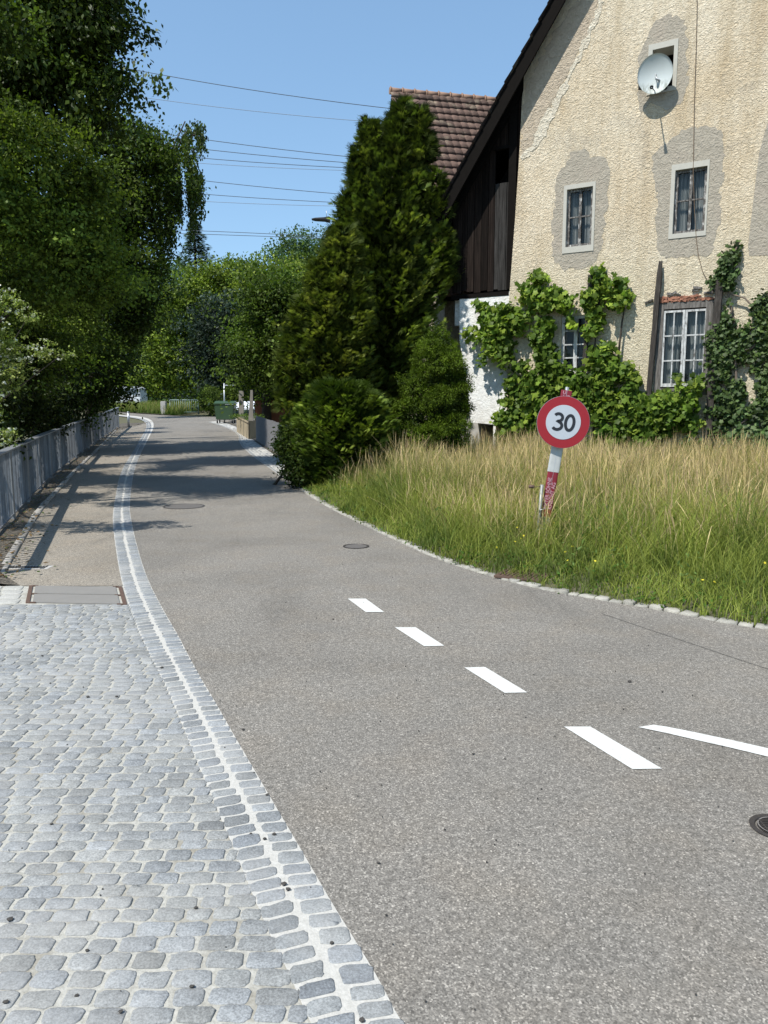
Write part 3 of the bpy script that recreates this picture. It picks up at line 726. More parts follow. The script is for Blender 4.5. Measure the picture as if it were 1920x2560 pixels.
# base under it: recessed pier, dark opening
q0, q1 = W(1163, 1100, -.5), W(1200, 1100, -.5)
bm = bmesh.new(); wbox(bm, q0[0]-.15, q1[0], -.1, pw[-1][1]+.3, -1.2, -.5); obj('base_pier', bm, M_concrete, house)
e0 = W(1234, 1100, -.15); bm = bmesh.new(); wbox(bm, e0[0], e0[0]+.06, -.1, pw[-1][1]+.02, -.3, -.12); obj('base_post', bm, M_white, house)
# undercroft: lintel beam and back wall left of the white wall
bm = bmesh.new(); wbox(bm, uwl-.0, pw[0][0]-.02, zb-.75, zb-.16, -.55, -.3); obj('undercroft_beam', bm, M_white, house)
bm = bmesh.new()
for o1, u0, u1 in ((-3.2, UL-1, cu_pts[0][0]),): wbox(bm, u0, u1, -.1, zb, o1-.1, o1)
wbox(bm, cu_pts[0][0]-.0, cu_pts[0][0]+.12, -.1, zb, -3.2, -.52)
wbox(bm, UL+.3, cu_pts[0][0], zb-.08, zb-.02, -DEP, -.6)
obj('undercroft_walls', bm, M_dark, house)
# roof ------------------------------------------------------------------
bm = bmesh.new()
nrm = (Vector((0, 0, 1))*1+FU*(-SL)).normalized()      # outward normal of the left slope
def slope(bm, uA, zA, uB, zB, th, o0, o1, shift=0.):
    up = (Vector((0, 0, 1))-FU*((zB-zA)/(uB-uA))).normalized()
    vs = []
    for o in (o0, o1):
        for (u, z) in ((uA, zA), (uB, zB)):
            p = F(u, z, o)+up*shift; vs.append(bm.verts.new(p))
        for (u, z) in ((uB, zB), (uA, zA)):
            p = F(u, z, o)+up*(shift+th); vs.append(bm.verts.new(p))
    for f in ((0, 1, 2, 3), (7, 6, 5, 4), (0, 4, 5, 1), (1, 5, 6, 2), (2, 6, 7, 3), (3, 7, 4, 0)): bm.faces.new([vs[i] for i in f])
    bmesh.ops.recalc_face_normals(bm, faces=bm.faces[:])
slope(bm, UL, zr(UL), UA, ZA, .05, OV-.02, -DEP-.5); slope(bm, UR, zr(UL), UA, ZA, .05, OV-.02, -DEP-.5)
roof = obj('roof', bm, M_dark, house)
bm = bmesh.new(); slope(bm, UL-.02, zr(UL-.02), UA, ZA, .26, OV-.02, OV+.025, -.20)
obj('bargeboard', bm, M_dark, roof)
bm = bmesh.new()
uu = UL+.1
for o in (.35, -.02): slope(bm, UL, zr(UL), UA, ZA, .14, o, o-.12, -.142)
obj('rafters', bm, M_dark, roof)
# tile rows on the main roof
def tiles(A, udir, sdir, nrm, nu, nv, wu, ev, th, mat, name, parent, colf, lift=.02, scallop=.012):
    """A: lower-left corner, udir along the eave, sdir up the slope"""
    V = []; Fq = []; Cc = []
    for j in range(nv):
        sag = 0
        for i in range(nu):
            w2 = wu*.985; c = colf(i, j)
            o = A+udir*(i*wu)+sdir*(j*ev)+nrm*(lift+random.uniform(-.004, .004))
            dj = random.uniform(-.008, .008); base = len(V)
            prof = [(0, .0), (.25, scallop*.8), (.5, scallop), (.75, scallop*.6), (1, 0)]
            for (s, n0) in ((dj, th), (ev*1.12, .0)):
                for (t, h) in prof: V.append(o+udir*(t*w2)+sdir*(s-(.018*math.sin(t*3.14) if n0 else 0))+nrm*(n0+h)); Cc.append(c)
            for (t, h) in prof: V.append(o+udir*(t*w2)+sdir*(dj-(.018*math.sin(t*3.14)))+nrm*(h-.004)); Cc.append(c*.9)
            for k in range(4):
                Fq.append((base+k, base+k+1, base+6+k, base+5+k)); Fq.append((base+10+k, base+11+k, base+k+1, base+k))
    me = mesh_np(name, [tuple(v) for v in V], Fq, np.array(Cc)); return obj(name, me, mat, parent)
m = N('roof_tiles'); c = m.attr(); c = m.mix(1., c, m.ramp(m.noise(9, 5, .7), [(.3, .6), (.5, 1.), (.75, 1.5)]), 'MULTIPLY')
lich = m.ramp(m.noise(2.2, 5, .65), [(.55, 0.), (.7, .55)]); c = m.mix(lich, c, (.42, .36, .25)); M_tile = m.out(c, .9, m.bump(m.noise(40, 4), .5, .005))
sd = (FU+Vector((0, 0, SL))).normalized()
def darkcol(i, j): return np.array((.075, .05, .042))*random.uniform(.6, 1.3)
slopeL = (F(UA, ZA)-F(UL, zr(UL))).length
tiles(F(UL-.1, zr(UL-.1), OV+.09)+nrm*.055, -FN, sd, nrm, 62, int(slopeL/.33), .22, .33, .03, M_tile, 'roof_tiles', roof, darkcol)
# neighbouring barn behind: long tiled roof --------------------------------
barn = thing('barn', 'barn with steep weathered red tile roof rising behind the conifer', 'barn', (3, 26, 0))
RD = Vector((.975, .22, 0)).normalized(); RN = Vector((RD.y, -RD.x, 0))
ridgeA = at(980, 229, 25.0); Lr = 12.; 
sld = (RN*1.0+Vector((0, 0, -1.28))).normalized(); up = RD.cross(-sld); up = up if up.z > 0 else -up
sl_len = 8.6
eaveA = ridgeA+sld*sl_len
def tcol(i, j):
    b = .5+.5*math.sin(i*.9+j*1.7)*.3+random.uniform(-.25, .25)
    return np.array((.155, .098, .076))*(0.6+.6*b)*(.62 if rng.random() < .12 else 1)*(1.15 if j < 14 else .95)
bm = bmesh.new()
for sgn in (1, -1):
    d2 = sld if sgn > 0 else Vector((-sld.x, -sld.y, sld.z)); nn = up if sgn > 0 else Vector((-up.x, -up.y, up.z))
    q = [ridgeA, ridgeA+RD*Lr, ridgeA+RD*Lr+d2*sl_len, ridgeA+d2*sl_len]; prism(bm, q, -nn*.12)
br = obj('roof', bm, M_dark, barn)
tiles(eaveA+up*.005-RD*.08, RD, -sld, up, 55, 27, .222, sl_len/27, .06, M_tile, 'roof_tiles', br, tcol, .01, .02)
bm = bmesh.new()
for i in range(32):
    p = ridgeA+RD*(i*.38-.08)+Vector((0, 0, .02)); tube(bm, [p, p+RD*.40+Vector((0, 0, -.0))], [.10, .085], 10)
    tube(bm, [p+RD*.02+Vector((0, 0, .012)), p+RD*.05+Vector((0, 0, .012))], [.115, .11], 10)
obj('ridge_tiles', bm, simple('ridge_clay', (.27, .17, .12), .9, .35, 8), br)
bm = bmesh.new()
gw = [ridgeA+RD*.25-Vector((0, 0, .25)), ridgeA+RD*.25+sld*(sl_len-.5)-up*.15, ridgeA+RD*.25+Vector((-sld.x, -sld.y, sld.z))*(sl_len-.5)-Vector((0, 0, .1))]
g0 = Vector((gw[1].x, gw[1].y, 0)); g1 = Vector((gw[2].x, gw[2].y, 0))
prism(bm, [gw[0], gw[1], g0, g1, gw[2]], RD*.3)
prism(bm, [g0+RD*.31, gw[1]+RD*.31, gw[1]+RD*(Lr-.4), g0+RD*(Lr-.4)], -RN*.3)
obj('wall', bm, M_oldr, barn)
# satellite dish -----------------------------------------------------------
dc = W(1415*S_, 159*S_, .30); P0 = F(dc[0], dc[1], .30)
dish = thing('satellite_dish', 'white round satellite dish in front of the small attic opening', 'satellite dish', F(dc[0], dc[1], .05))
look = (Vector((.0, .0, EYE))-P0).normalized(); ax = (look+Vector((-.2, -.1, .2))).normalized()
q = ax.to_track_quat('Z', 'Y').to_matrix().to_4x4(); q.translation = P0
bm = bmesh.new(); n = 40; rad = .335; prev = None
for back in (0, 1):
    prev = None
    for j in range(9):
        r = rad*j/8; z = .09*(j/8)**2-.09-(.012 if back else 0)
        ring = [bm.verts.new(q @ Vector((r*math.cos(k/n*6.2832), r*1.08*math.sin(k/n*6.2832), z))) for k in range(n)] if j else [bm.verts.new(q @ Vector((0, 0, z)))]
        if prev:
            for k in range(n):
                f = bm.faces.new((prev[0], ring[k], ring[(k+1) % n]) if len(prev) == 1 else (prev[k], ring[k], ring[(k+1) % n], prev[(k+1) % n])); f.smooth = True
        prev = ring
    if back:
        for k in range(n): bm.faces.new((prev[k], rim[k], rim[(k+1) % n], prev[(k+1) % n]))
    rim = prev
m = N('dish_paint'); sp = m.n('ShaderNodeSeparateXYZ', i_0=m.coord()); g = m.noise(9, 5, .7, vec=m.coord((1, 1, .5)))
lo = m.n('ShaderNodeMapRange', i_0=m.math('ADD', sp.outputs[2], m.math('MULTIPLY', g, .12)), i_1=P0.z-.16, i_2=P0.z-.04, i_3=1., i_4=0.).outputs[0]
st = m.math('MULTIPLY', lo, m.ramp(m.noise(24, 5, .7, vec=m.coord((1, 1, .3))), [(.42, .15), (.55, 1.)])); M_dish = m.out(m.mix(st, (.50, .54, .53), (.26, .28, .25)), .45)
obj('reflector', bm, M_dish, dish)
bm = bmesh.new(); lnb = P0+ax*.38+Vector((0, 0, -.33))
tube(bm, [q @ Vector((0, 0, -.1)), F(dc[0]+.02, dc[1]-.1, .3), F(dc[0]+.15, dc[1]-.12, .03)], .022); tube(bm, [q @ Vector((0, -.3, -.06)), lnb], .012)
obj('mounting_arm', bm, M_galv, dish)
bm = bmesh.new(); tube(bm, [lnb+Vector((0, 0, .0)), lnb-ax*.1+Vector((0, 0, .03))], [.035, .022], 12); obj('receiver', bm, M_black, dish)
for (dx, dz) in ((-.28, -.18), (.18, -.25)): bm = bmesh.new(); box(bm, q @ Vector((dx, dz, -.08)), (.08, .06, .09)); obj('bracket', bm, M_black, dish)
# thin cable down the facade
cb = thing('wall_cable', 'thin cable hanging down the cream facade past the upper window', 'cable', F(0, 5))
pts = [(1735+0, -40), (1743, 0), (1741, 100), (1736, 250), (1733, 430), (1736, 520), (1741, 600), (1746, 640), (1757, 680), (1770, 705), (1783, 717)]
bm = bmesh.new(); tube(bm, [F(*W(x, y, .02), .02) for x, y in pts], .0065, 5); obj('cable', bm, simple('cable_sheath', (.16, .11, .07), .7), cb)
# leaning timber posts ---------------------------------------------------------
def post(label, px, wd, off, jag=.0):
    P = [F(*W(x, y, off), off) for x, y in px]; P[-1].z = min(P[-1].z, .0)
    bm = bmesh.new(); n = 14; rings = []
    for i in range(n):
        t = i/(n-1)*(len(P)-1); a = int(min(t, len(P)-2)); p = P[a].lerp(P[a+1], t-a)+Vector((random.uniform(-.006, .006), 0, 0))
        hw = wd/2*(1+random.uniform(-.06, .06))*(.55 if i == 0 and jag else 1)
        rings.append([bm.verts.new(p+FU*sx*hw+FN*sy*hw*.8+Vector((0, 0, (random.uniform(-jag, jag) if i == 0 else 0)))) for sx, sy in ((-1, 1), (1, 1), (1, -1), (-1, -1))])
    for a, b2 in zip(rings, rings[1:]):
        for k in range(4): bm.faces.new((a[k], a[(k+1) % 4], b2[(k+1) % 4], b2[k]))
    bm.faces.new(rings[0]); bm.faces.new(rings[-1][::-1]); bmesh.ops.recalc_face_normals(bm, faces=bm.faces[:])
    return tag(obj('wooden_post', bm, M_post), label, 'post', 'old timber posts standing against the facade')
post('old leaning timber post just left of the white sash window', [(1652, 655), (1640, 780), (1622, 985), (1612, 1150)], .10, .1, .06)
post('dark timber post just right of the white sash window under ivy', [(1800, 700), (1795, 760), (1777, 985), (1768, 1175)], .13, .12)
post('dark timber post rising through the grape vine', [(1477, 688), (1470, 800), (1458, 960), (1450, 1160)], .09, .14)
# ================================================================== PLANTS
def unit(v): return v/np.maximum(np.linalg.norm(v, axis=1, keepdims=True), 1e-9)
LEAF = (np.array([(0, -.5, 0), (.3, -.05, .05), (0, .5, 0), (-.3, -.05, .05)]), [(0, 1, 2, 3)])
LONG = (np.array([(0, -.5, 0), (.17, -.05, .03), (0, .5, 0), (-.17, -.05, .03)]), [(0, 1, 2, 3)])
def lobed():
    a = np.linspace(0, 2*np.pi, 10, endpoint=False)+np.pi/2; r = np.where(np.arange(10) % 2 == 0, .55, .36)
    v = [(0, 0, .05)]+[(r[i]*np.cos(a[i]), r[i]*np.sin(a[i]), 0) for i in range(10)]
    return np.array(v), [(0, 1+i, 1+(i+1) % 10, 1+(i+2) % 10) for i in range(0, 10, 2)]
LOBED = lobed()
def frond(n=6, L=1., w=.42):
    V = []; Fq = []
    for i in range(n):
        t = i/(n-1); y = t*.8; l = w*(1-.55*t)*(.55+.45*math.sin(min(1, t*2)*1.57))
        for s in (-1, 1):
            b = len(V); V += [(0, y-.035, 0), (s*l*.55, y+.02+l*.3, .015), (s*l, y+l*.75, -.02), (s*l*.35, y+l*.42+.05, .0)]; Fq.append((b, b+1, b+2, b+3))
    b = len(V); V += [(-.03, .6, 0), (.03, .6, 0), (.02, 1., -.03), (-.02, 1., -.03)]; Fq.append((b, b+1, b+2, b+3))
    return np.array(V), Fq
def plume(n=9):
    V, Fq = [], []; r_ = np.random.default_rng(3)
    for i in range(n):
        a = (i/(n-1)-.5)*.95+r_.normal(0, .07); l = r_.uniform(.6, 1.)*(1-.5*abs(a)); y0 = r_.uniform(0, .25); w_ = .034; zc = r_.normal(0, .05)
        d = np.array([math.sin(a), math.cos(a)]); q = np.array([d[1], -d[0]]); b0 = np.array([0, y0]); b = len(V)
        for pt_, k_ in ((b0, .5), (b0+d*l*.5, 1.), (b0+d*l, .2)): V += [(*(pt_-q*w_*k_), zc*np.linalg.norm(pt_)), (*(pt_+q*w_*k_), zc*np.linalg.norm(pt_))]
        Fq += [(b, b+1, b+3, b+2), (b+2, b+3, b+5, b+4)]
    return np.array(V), Fq
FROND = plume()
def scatter(name, P, D, Nn, S, col, tpl, mat, parent=None, jit=.12, bend=0.):
    """one mesh of many leaves: position P, growing direction D, rough normal Nn, size S, colour col"""
    V0, F0 = tpl; n = len(P); D = unit(D); X = unit(np.cross(D, Nn)); Z = np.cross(X, D)
    S = np.asarray(S).reshape(-1, 1, 1) if np.ndim(S) else np.full((n, 1, 1), S)
    V = (V0[None, :, 0, None]*X[:, None]+V0[None, :, 1, None]*D[:, None]+V0[None, :, 2, None]*Z[:, None])*S+P[:, None]
    if bend: V[:, :, 2] -= bend*S[:, :, 0]*(V0[None, :, 1]**2)
    k = len(V0); Fq = (np.array(F0)[None]+np.arange(n)[:, None, None]*k).reshape(-1, len(F0[0]))
    col = col*rng.normal(1, jit, (n, 1)); c = np.repeat(np.clip(col, .002, 1), k, axis=0)
    return obj(name, mesh_np(name, V.reshape(-1, 3), Fq, c), mat, parent)
def blobpts(blobs, n, lo=.7, hi=1.05, top_bias=0.):
    B = np.array(blobs, float); wgt = (B[:, 3]*B[:, 4]+B[:, 4]*B[:, 5]+B[:, 3]*B[:, 5]); idx = rng.choice(len(B), n, p=wgt/wgt.sum())
    d = unit(rng.normal(size=(n, 3))); r = rng.uniform(lo**3, hi**3, n)**(1/3)
    p = B[idx, :3]+d*B[idx, 3:6]*r[:, None]
    # push out those buried deep in another blob
    keep = np.ones(n, bool)
    for b in B:
        q = (p-b[:3])/b[3:6]; keep &= np.linalg.norm(q, axis=1) > min(.62, lo*.85)
    return p[keep], unit(d[keep]/B[idx[keep], 3:6]*B[idx[keep], 3:6].mean(1, keepdims=True)), idx[keep]
def lumpy(blobs, k, f0=.32, f1=.55):
    out = []
    for b in blobs:
        c = np.array(b[:3]); r = np.array(b[3:6]); out.append(tuple(c)+tuple(r*.74))
        d = unit(rng.normal(size=(k, 3)))
        for q in d: 
            f = rng.uniform(f0, f1); out.append(tuple(c+q*r*(1.02-f*.75))+tuple(r*f*rng.uniform(.8, 1.2, 3)))
    return out
def foliage(name, blobs, nclump, per, cr, size, cols, mat, parent, tpl=LEAF, droop=0., lo=.7, hi=1.08, flat=.55, jit=.16, clumpvar=.25, outw=.9, lump=9, big=0, bigr=2.6):
    if lump: blobs = lumpy(blobs, lump)
    if big:      # boughs: leaves gathered in flattened masses with gaps between them, over a sparse inner fill
        nb = int(nclump*.62/big); q, dq, _ = blobpts(blobs, nb, .8, hi*1.06); kq = big
        off = rng.normal(size=(len(q), kq, 3))*cr*bigr*np.array([1, 1, .42])*rng.uniform(.6, 1.3, (len(q), 1, 1)); off[:, :, 2] -= .25*np.linalg.norm(off[:, :, :2], axis=2)
        pa_ = (q[:, None]+off).reshape(-1, 3); da = np.repeat(dq, kq, axis=0); p2, d2, _ = blobpts(blobs, int(nclump*.38), lo*.8, .86); p = np.concatenate([pa_, p2]); d = np.concatenate([da, d2])
    else: p, d, idx = blobpts(blobs, nclump, lo, hi)
    m = len(p)
    cc = np.array(cols)[rng.integers(0, len(cols), m)]*rng.normal(1, clumpvar, (m, 1)).clip(.5, 1.6)
    cc = cc*(1+.22*np.sin(p[:, :1]*1.3+p[:, 2:]*1.9)+.12*np.sin(p[:, 1:2]*2.7))
    s = cr*rng.uniform(.6, 1.3, (m, 1))
    off = rng.normal(size=(m, per, 3))*s[:, None]*np.array([1, 1, flat]); off[:, :, 2] -= droop*np.linalg.norm(off[:, :, :2], axis=2)*.6
    P = (p[:, None]+off).reshape(-1, 3)
    dd = np.repeat(d, per, axis=0)*outw+rng.normal(size=(m*per, 3))*.7; dd[:, 2] -= droop
    nn = np.repeat(d, per, axis=0)*.8+np.array([0, 0, .6])+np.repeat(rng.normal(size=(m, 3)), per, axis=0)*.3+rng.normal(size=(m*per, 3))*.36
    return scatter(name, P, dd, nn, size*rng.uniform(.6, 1.25, m*per), np.repeat(cc, per, axis=0), tpl, mat, parent, jit)
M_leaf = leafmat('leaves', .30, .5); M_leaf_dark = leafmat('dark_leaves', .2, .45); M_needle = leafmat('needles', .26, .6); M_vine = leafmat('vine_leaves', .36, .42); M_ivy = leafmat('ivy_leaves', .12, .55); M_ivy.node_tree.nodes['Principled BSDF'].inputs['Specular IOR Level'].default_value = .25
def Bd(x, y, Y, rx, ry=None, rd=None):
    """blob from a place in the photograph (1659 wide) and its real distance"""
    p = at(x*S_, y*S_, Y); k = S_*Y/FPX; ry = ry or rx
    return (p.x, p.y, p.z, rx*k, (rd*k if rd else (rx+ry)/2*k), ry*k)
def trunk_mesh(base, tops, r0, parent, name='trunk'):
    base = Vector(base); bm = bmesh.new(); top = Vector(tops[0]); h = top-base
    P = [base+h*t+Vector((random.uniform(-.05, .05), random.uniform(-.05, .05), 0))*h.length*.15*(t > 0) for t in np.linspace(0, 1, 7)]
    tube(bm, P, [r0*(1.25 if i == 0 else 1-.13*i) for i in range(7)], 9)
    obj(name, bm, M_bark, parent)
    for q in tops[1:]:
        bm = bmesh.new(); q = Vector(q); k = min(5, max(1, int(6*random.uniform(.35, .7)))); s = P[k]
        m1 = s.lerp(q, .5)+Vector((0, 0, -.15*(q-s).length*.3)); tube(bm, [s, s.lerp(m1, .5), m1, q], [r0*.5, r0*.38, r0*.27, r0*.1], 6); obj('limb', bm, M_bark, parent)
def tree(name, label, cat, base, blobs, r0, args, group=None, limbs=5):
    t = thing(name, label, cat, base, group)
    b = sorted(blobs, key=lambda q: -q[3])[:limbs]; hi = max(blobs, key=lambda q: q[2])
    trunk_mesh(base, [(hi[0]*.6+base[0]*.4, hi[1]*.6+base[1]*.4, hi[2])]+[q[:3] for q in b], r0, t)
    foliage('crown', blobs, parent=t, **args); return t
def gz(x, y): return (x, y, T(y)-.1)
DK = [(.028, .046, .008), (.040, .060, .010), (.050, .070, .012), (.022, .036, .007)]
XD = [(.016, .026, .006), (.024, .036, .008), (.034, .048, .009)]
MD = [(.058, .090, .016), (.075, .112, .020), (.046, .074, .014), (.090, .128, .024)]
LT = [(.125, .17, .026), (.16, .205, .034), (.10, .145, .022), (.20, .235, .045)]
# -- left bank ------------------------------------------------------------
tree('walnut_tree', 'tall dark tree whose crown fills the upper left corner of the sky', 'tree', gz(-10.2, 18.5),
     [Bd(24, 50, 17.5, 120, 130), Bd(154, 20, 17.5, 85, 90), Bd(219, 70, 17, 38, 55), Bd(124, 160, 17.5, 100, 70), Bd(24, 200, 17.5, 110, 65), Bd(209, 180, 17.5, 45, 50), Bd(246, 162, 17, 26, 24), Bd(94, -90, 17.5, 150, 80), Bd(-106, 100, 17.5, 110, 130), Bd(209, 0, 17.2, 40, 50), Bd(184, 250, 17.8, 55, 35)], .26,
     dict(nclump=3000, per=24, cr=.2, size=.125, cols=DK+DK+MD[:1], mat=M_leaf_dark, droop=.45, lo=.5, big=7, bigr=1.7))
tree('light_green_maple', 'light green bushy tree on the left bank in front of darker trees', 'tree', gz(-8.6, 13.8),
     [Bd(60, 330, 13.4, 105, 80), Bd(160, 400, 13.4, 62, 80), Bd(30, 450, 13.2, 120, 100), Bd(150, 510, 13.4, 70, 100), Bd(185, 600, 13.6, 42, 80), Bd(80, 620, 14.6, 90, 100), Bd(-60, 350, 13.5, 100, 100), Bd(150, 690, 17.5, 60, 70), Bd(0, 270, 13.6, 60, 38), Bd(50, 740, 15.5, 90, 80), Bd(205, 520, 13.5, 30, 40)], .16,
     dict(nclump=4600, per=24, cr=.13, size=.075, cols=MD+LT[:3]+LT[:1], mat=M_leaf, lo=.55, big=12, bigr=3.))
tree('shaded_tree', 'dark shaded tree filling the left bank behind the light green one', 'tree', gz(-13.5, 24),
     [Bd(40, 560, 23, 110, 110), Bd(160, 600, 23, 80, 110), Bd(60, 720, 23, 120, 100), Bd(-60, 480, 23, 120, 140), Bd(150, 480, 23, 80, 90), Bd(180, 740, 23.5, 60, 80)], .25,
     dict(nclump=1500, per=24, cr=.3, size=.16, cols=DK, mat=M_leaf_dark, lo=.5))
t = thing('overhanging_branch', 'leafy branch reaching over the railing and shading the footpath', 'branch', gz(-7.2, 11.6))
ob = [(-6.4, 11.2, 6.6, .9, .9, .5), (-5.5, 11.6, 6.9, .8, .7, .45), (-6.6, 10.4, 5.2, .6, .5, .35), (-6.9, 8.2, 4.9, .9, .35, .3)]
trunk_mesh(gz(-7.2, 11.6), [q[:3] for q in ob], .09, t); foliage('leaves', ob, 420, 22, .13, .09, MD+DK, M_leaf, t, lo=.2, lump=5)
tree('alder_tree', 'tall mid green tree leaning toward the road beyond the light green one', 'tree', gz(-11.4, 26.5),
     [Bd(250, 330, 25, 75, 65), Bd(300, 370, 25, 50, 80), Bd(265, 450, 25, 80, 90), Bd(290, 540, 25, 60, 80), Bd(250, 600, 25, 60, 90), Bd(270, 690, 25, 60, 80), Bd(290, 620, 25, 50, 70), Bd(240, 760, 25.5, 50, 80), Bd(225, 290, 25, 60, 45), Bd(320, 330, 25, 35, 50), Bd(200, 480, 26, 70, 140), Bd(305, 470, 24.8, 45, 60), Bd(200, 850, 26, 40, 44)], .3,
     dict(nclump=3600, per=24, cr=.24, size=.125, cols=DK[1:]+MD[:3], mat=M_leaf, lo=.55, big=9, bigr=2.))
# understorey along the railing
def fy(x, r=0): return float(np.interp(x+r*.6, [0, 43, 110, 197, 258, 300], [10., 12, 16.5, 26.5, 38.5, 48]))+r*.02+.8
def Bf(x, y, rx, ry): return Bd(x, y, fy(x, rx), rx, ry)
for i, (lab, bl, cols) in enumerate([
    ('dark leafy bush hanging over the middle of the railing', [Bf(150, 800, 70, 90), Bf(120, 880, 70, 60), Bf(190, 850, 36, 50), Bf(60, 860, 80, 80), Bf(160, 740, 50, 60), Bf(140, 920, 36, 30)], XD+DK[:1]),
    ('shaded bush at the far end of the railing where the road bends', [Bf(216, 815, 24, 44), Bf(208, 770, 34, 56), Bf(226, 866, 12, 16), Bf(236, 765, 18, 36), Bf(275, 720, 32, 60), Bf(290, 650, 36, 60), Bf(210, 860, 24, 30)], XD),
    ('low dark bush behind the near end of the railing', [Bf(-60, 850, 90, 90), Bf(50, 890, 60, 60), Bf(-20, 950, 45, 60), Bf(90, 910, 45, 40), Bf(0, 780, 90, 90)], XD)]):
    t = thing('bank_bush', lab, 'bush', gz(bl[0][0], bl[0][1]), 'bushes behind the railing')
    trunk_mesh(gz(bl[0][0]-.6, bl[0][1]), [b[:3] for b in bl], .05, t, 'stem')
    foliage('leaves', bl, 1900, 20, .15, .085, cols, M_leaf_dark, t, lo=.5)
# flowering shrub, sunlit
t = thing('flowering_shrub', 'white flowering shrub arching over the near end of the railing', 'shrub', gz(-6.4, 9.8))
fb = [Bd(20, 660, 9.4, 42, 20), Bd(62, 682, 9.4, 28, 13), Bd(0, 635, 9.4, 35, 22), Bd(30, 760, 9.3, 62, 32), Bd(90, 755, 9.3, 36, 20), Bd(135, 765, 9.3, 22, 12), Bd(45, 800, 9.2, 40, 28), Bd(0, 820, 9.2, 40, 35), Bd(-40, 720, 9.2, 50, 90), Bd(10, 940, 9.3, 22, 24), Bd(-20, 880, 9.3, 30, 40)]
trunk_mesh(gz(-6.4, 9.8), [b[:3] for b in fb], .035, t, 'stem')
foliage('leaves', fb, 330, 15, .045, .040, [(.19, .235, .06), (.26, .295, .085), (.14, .18, .045)], M_leaf, t, lo=.35, jit=.2, lump=7)
f = foliage('flowers', fb, 260, 5, .02, .030, [(.66, .66, .60), (.58, .59, .5)], M_leaf, t, lo=.8, hi=1.2, tpl=LOBED, lump=7); f['kind'] = 'stuff'
# weeping birch: hanging strands
t = thing('weeping_birch', 'weeping birch with long hanging strands against the sky above the road', 'tree', gz(-11.5, 30))
Yb = 27.
trunk_mesh(gz(-11.5, 30), [at(250*S_, 250*S_, 29), at(330*S_, 290*S_, Yb), at(400*S_, 262*S_, Yb), at(360*S_, 330*S_, Yb)], .2, t)
def strands(spec, n, name, lsize=.10):
    P, D, Cc = [], [], []
    for (x0, y0, x1, y1, wdt) in spec:
        for _ in range(n):
            a = at((x0+random.gauss(0, wdt))*S_, (y0+random.gauss(0, 7))*S_, Yb+random.uniform(-1.2, 1.2)); L = (y1-y0)*S_*Yb/FPX*random.uniform(.5, 1.05); dx = (x1-x0)*S_*Yb/FPX*.5
            k = max(4, int(L/.035)); tt = np.sort(rng.random(k))
            ph = random.uniform(0, 6)
            p = np.stack([a.x+dx*tt+.05*np.sin(tt*7+ph)+rng.normal(0, .035, k), a.y+.05*np.cos(tt*6+ph)+rng.normal(0, .035, k), a.z-L*tt], 1); P.append(p)
            d = rng.normal(size=(k, 3))*.45; d[:, 2] -= 1; D.append(d); Cc.append(np.tile(np.array(random.choice(DK[1:]+MD[:2])), (k, 1)))
    P = np.concatenate(P); D = np.concatenate(D); Cc = np.concatenate(Cc)
    scatter(name, P, D, rng.normal(size=P.shape), lsize*rng.uniform(.7, 1.2, len(P)), Cc, LEAF, M_leaf_dark, t, .2)
strands([(405, 285, 400, 350, 9), (425, 270, 438, 330, 6), (398, 300, 392, 360, 5), (417, 330, 425, 470, 6), (407, 340, 407, 470, 3), (420, 365, 428, 440, 5), (434, 285, 436, 335, 5), (415, 268, 415, 330, 11), (430, 380, 432, 470, 4), (411, 400, 411, 510, 3)], 16, 'hanging_twigs')
strands([(365, 330, 362, 480, 9), (350, 320, 350, 520, 12), (378, 320, 376, 470, 6), (340, 360, 340, 560, 10), (365, 460, 372, 560, 8), (330, 300, 330, 420, 14), (345, 480, 350, 600, 10), (385, 400, 385, 470, 4), (310, 280, 312, 330, 12)], 24, 'inner_hanging_twigs')
bm = bmesh.new()
arc = [at(x*S_, y*S_, Yb) for x, y in [(330, 340), (365, 305), (400, 308), (425, 288), (460, 290), (490, 285)]]
for P in ([(330, 345), (350, 318), (375, 300), (400, 300), (425, 285)], [(375, 345), (385, 318), (398, 290), (412, 275), (425, 262), (440, 268)], [(400, 300), (430, 288), (445, 300)]): tube(bm, [at(x*S_, y*S_, Yb) for x, y in P], [.035, .03, .022, .014, .008, .006][:len(P)], 5)
obj('twigs', bm, M_bark, t)
# -- far trees ---------------------------------------------------------------
def quick(name, label, cat, x, blobs, Y, cols, n, per=22, cr=.4, size=.2, mat=None, group=None, r0=.25, **k):
    bx = at(x*S_, 890*S_, Y).x
    return tree(name, label, cat, gz(bx, Y+1), blobs, r0, dict(nclump=n, per=per, cr=cr, size=size, cols=cols, mat=mat or M_leaf, big=9, **k), group, 4)
GF = 'trees beyond the bend of the road'
quick('beech_tree', 'broad bright green tree straight above the bend of the road', 'tree', 470, [Bd(405, 665, 69, 60, 40), Bd(470, 600, 69, 60, 50), Bd(380, 690, 69, 70, 60), Bd(440, 690, 69, 60, 60), Bd(360, 770, 69, 60, 70), Bd(430, 790, 69, 50, 60), Bd(500, 620, 69, 60, 50), Bd(520, 590, 69, 40, 30), Bd(340, 830, 69, 50, 30)], 69, [(.13, .18, .028), (.165, .215, .034), (.10, .14, .024), (.075, .11, .02)], 2400, 22, .5, .30, group=GF, r0=.4)
quick('lime_tree', 'green tree filling the gap between the bright tree and the garden tree', 'tree', 560, [Bd(560, 620, 66, 55, 50), Bd(600, 640, 66, 60, 60), Bd(545, 680, 66, 50, 60), Bd(640, 620, 66, 50, 70)], 66, LT+MD[:2], 1500, 20, .5, .3, group=GF, r0=.4)
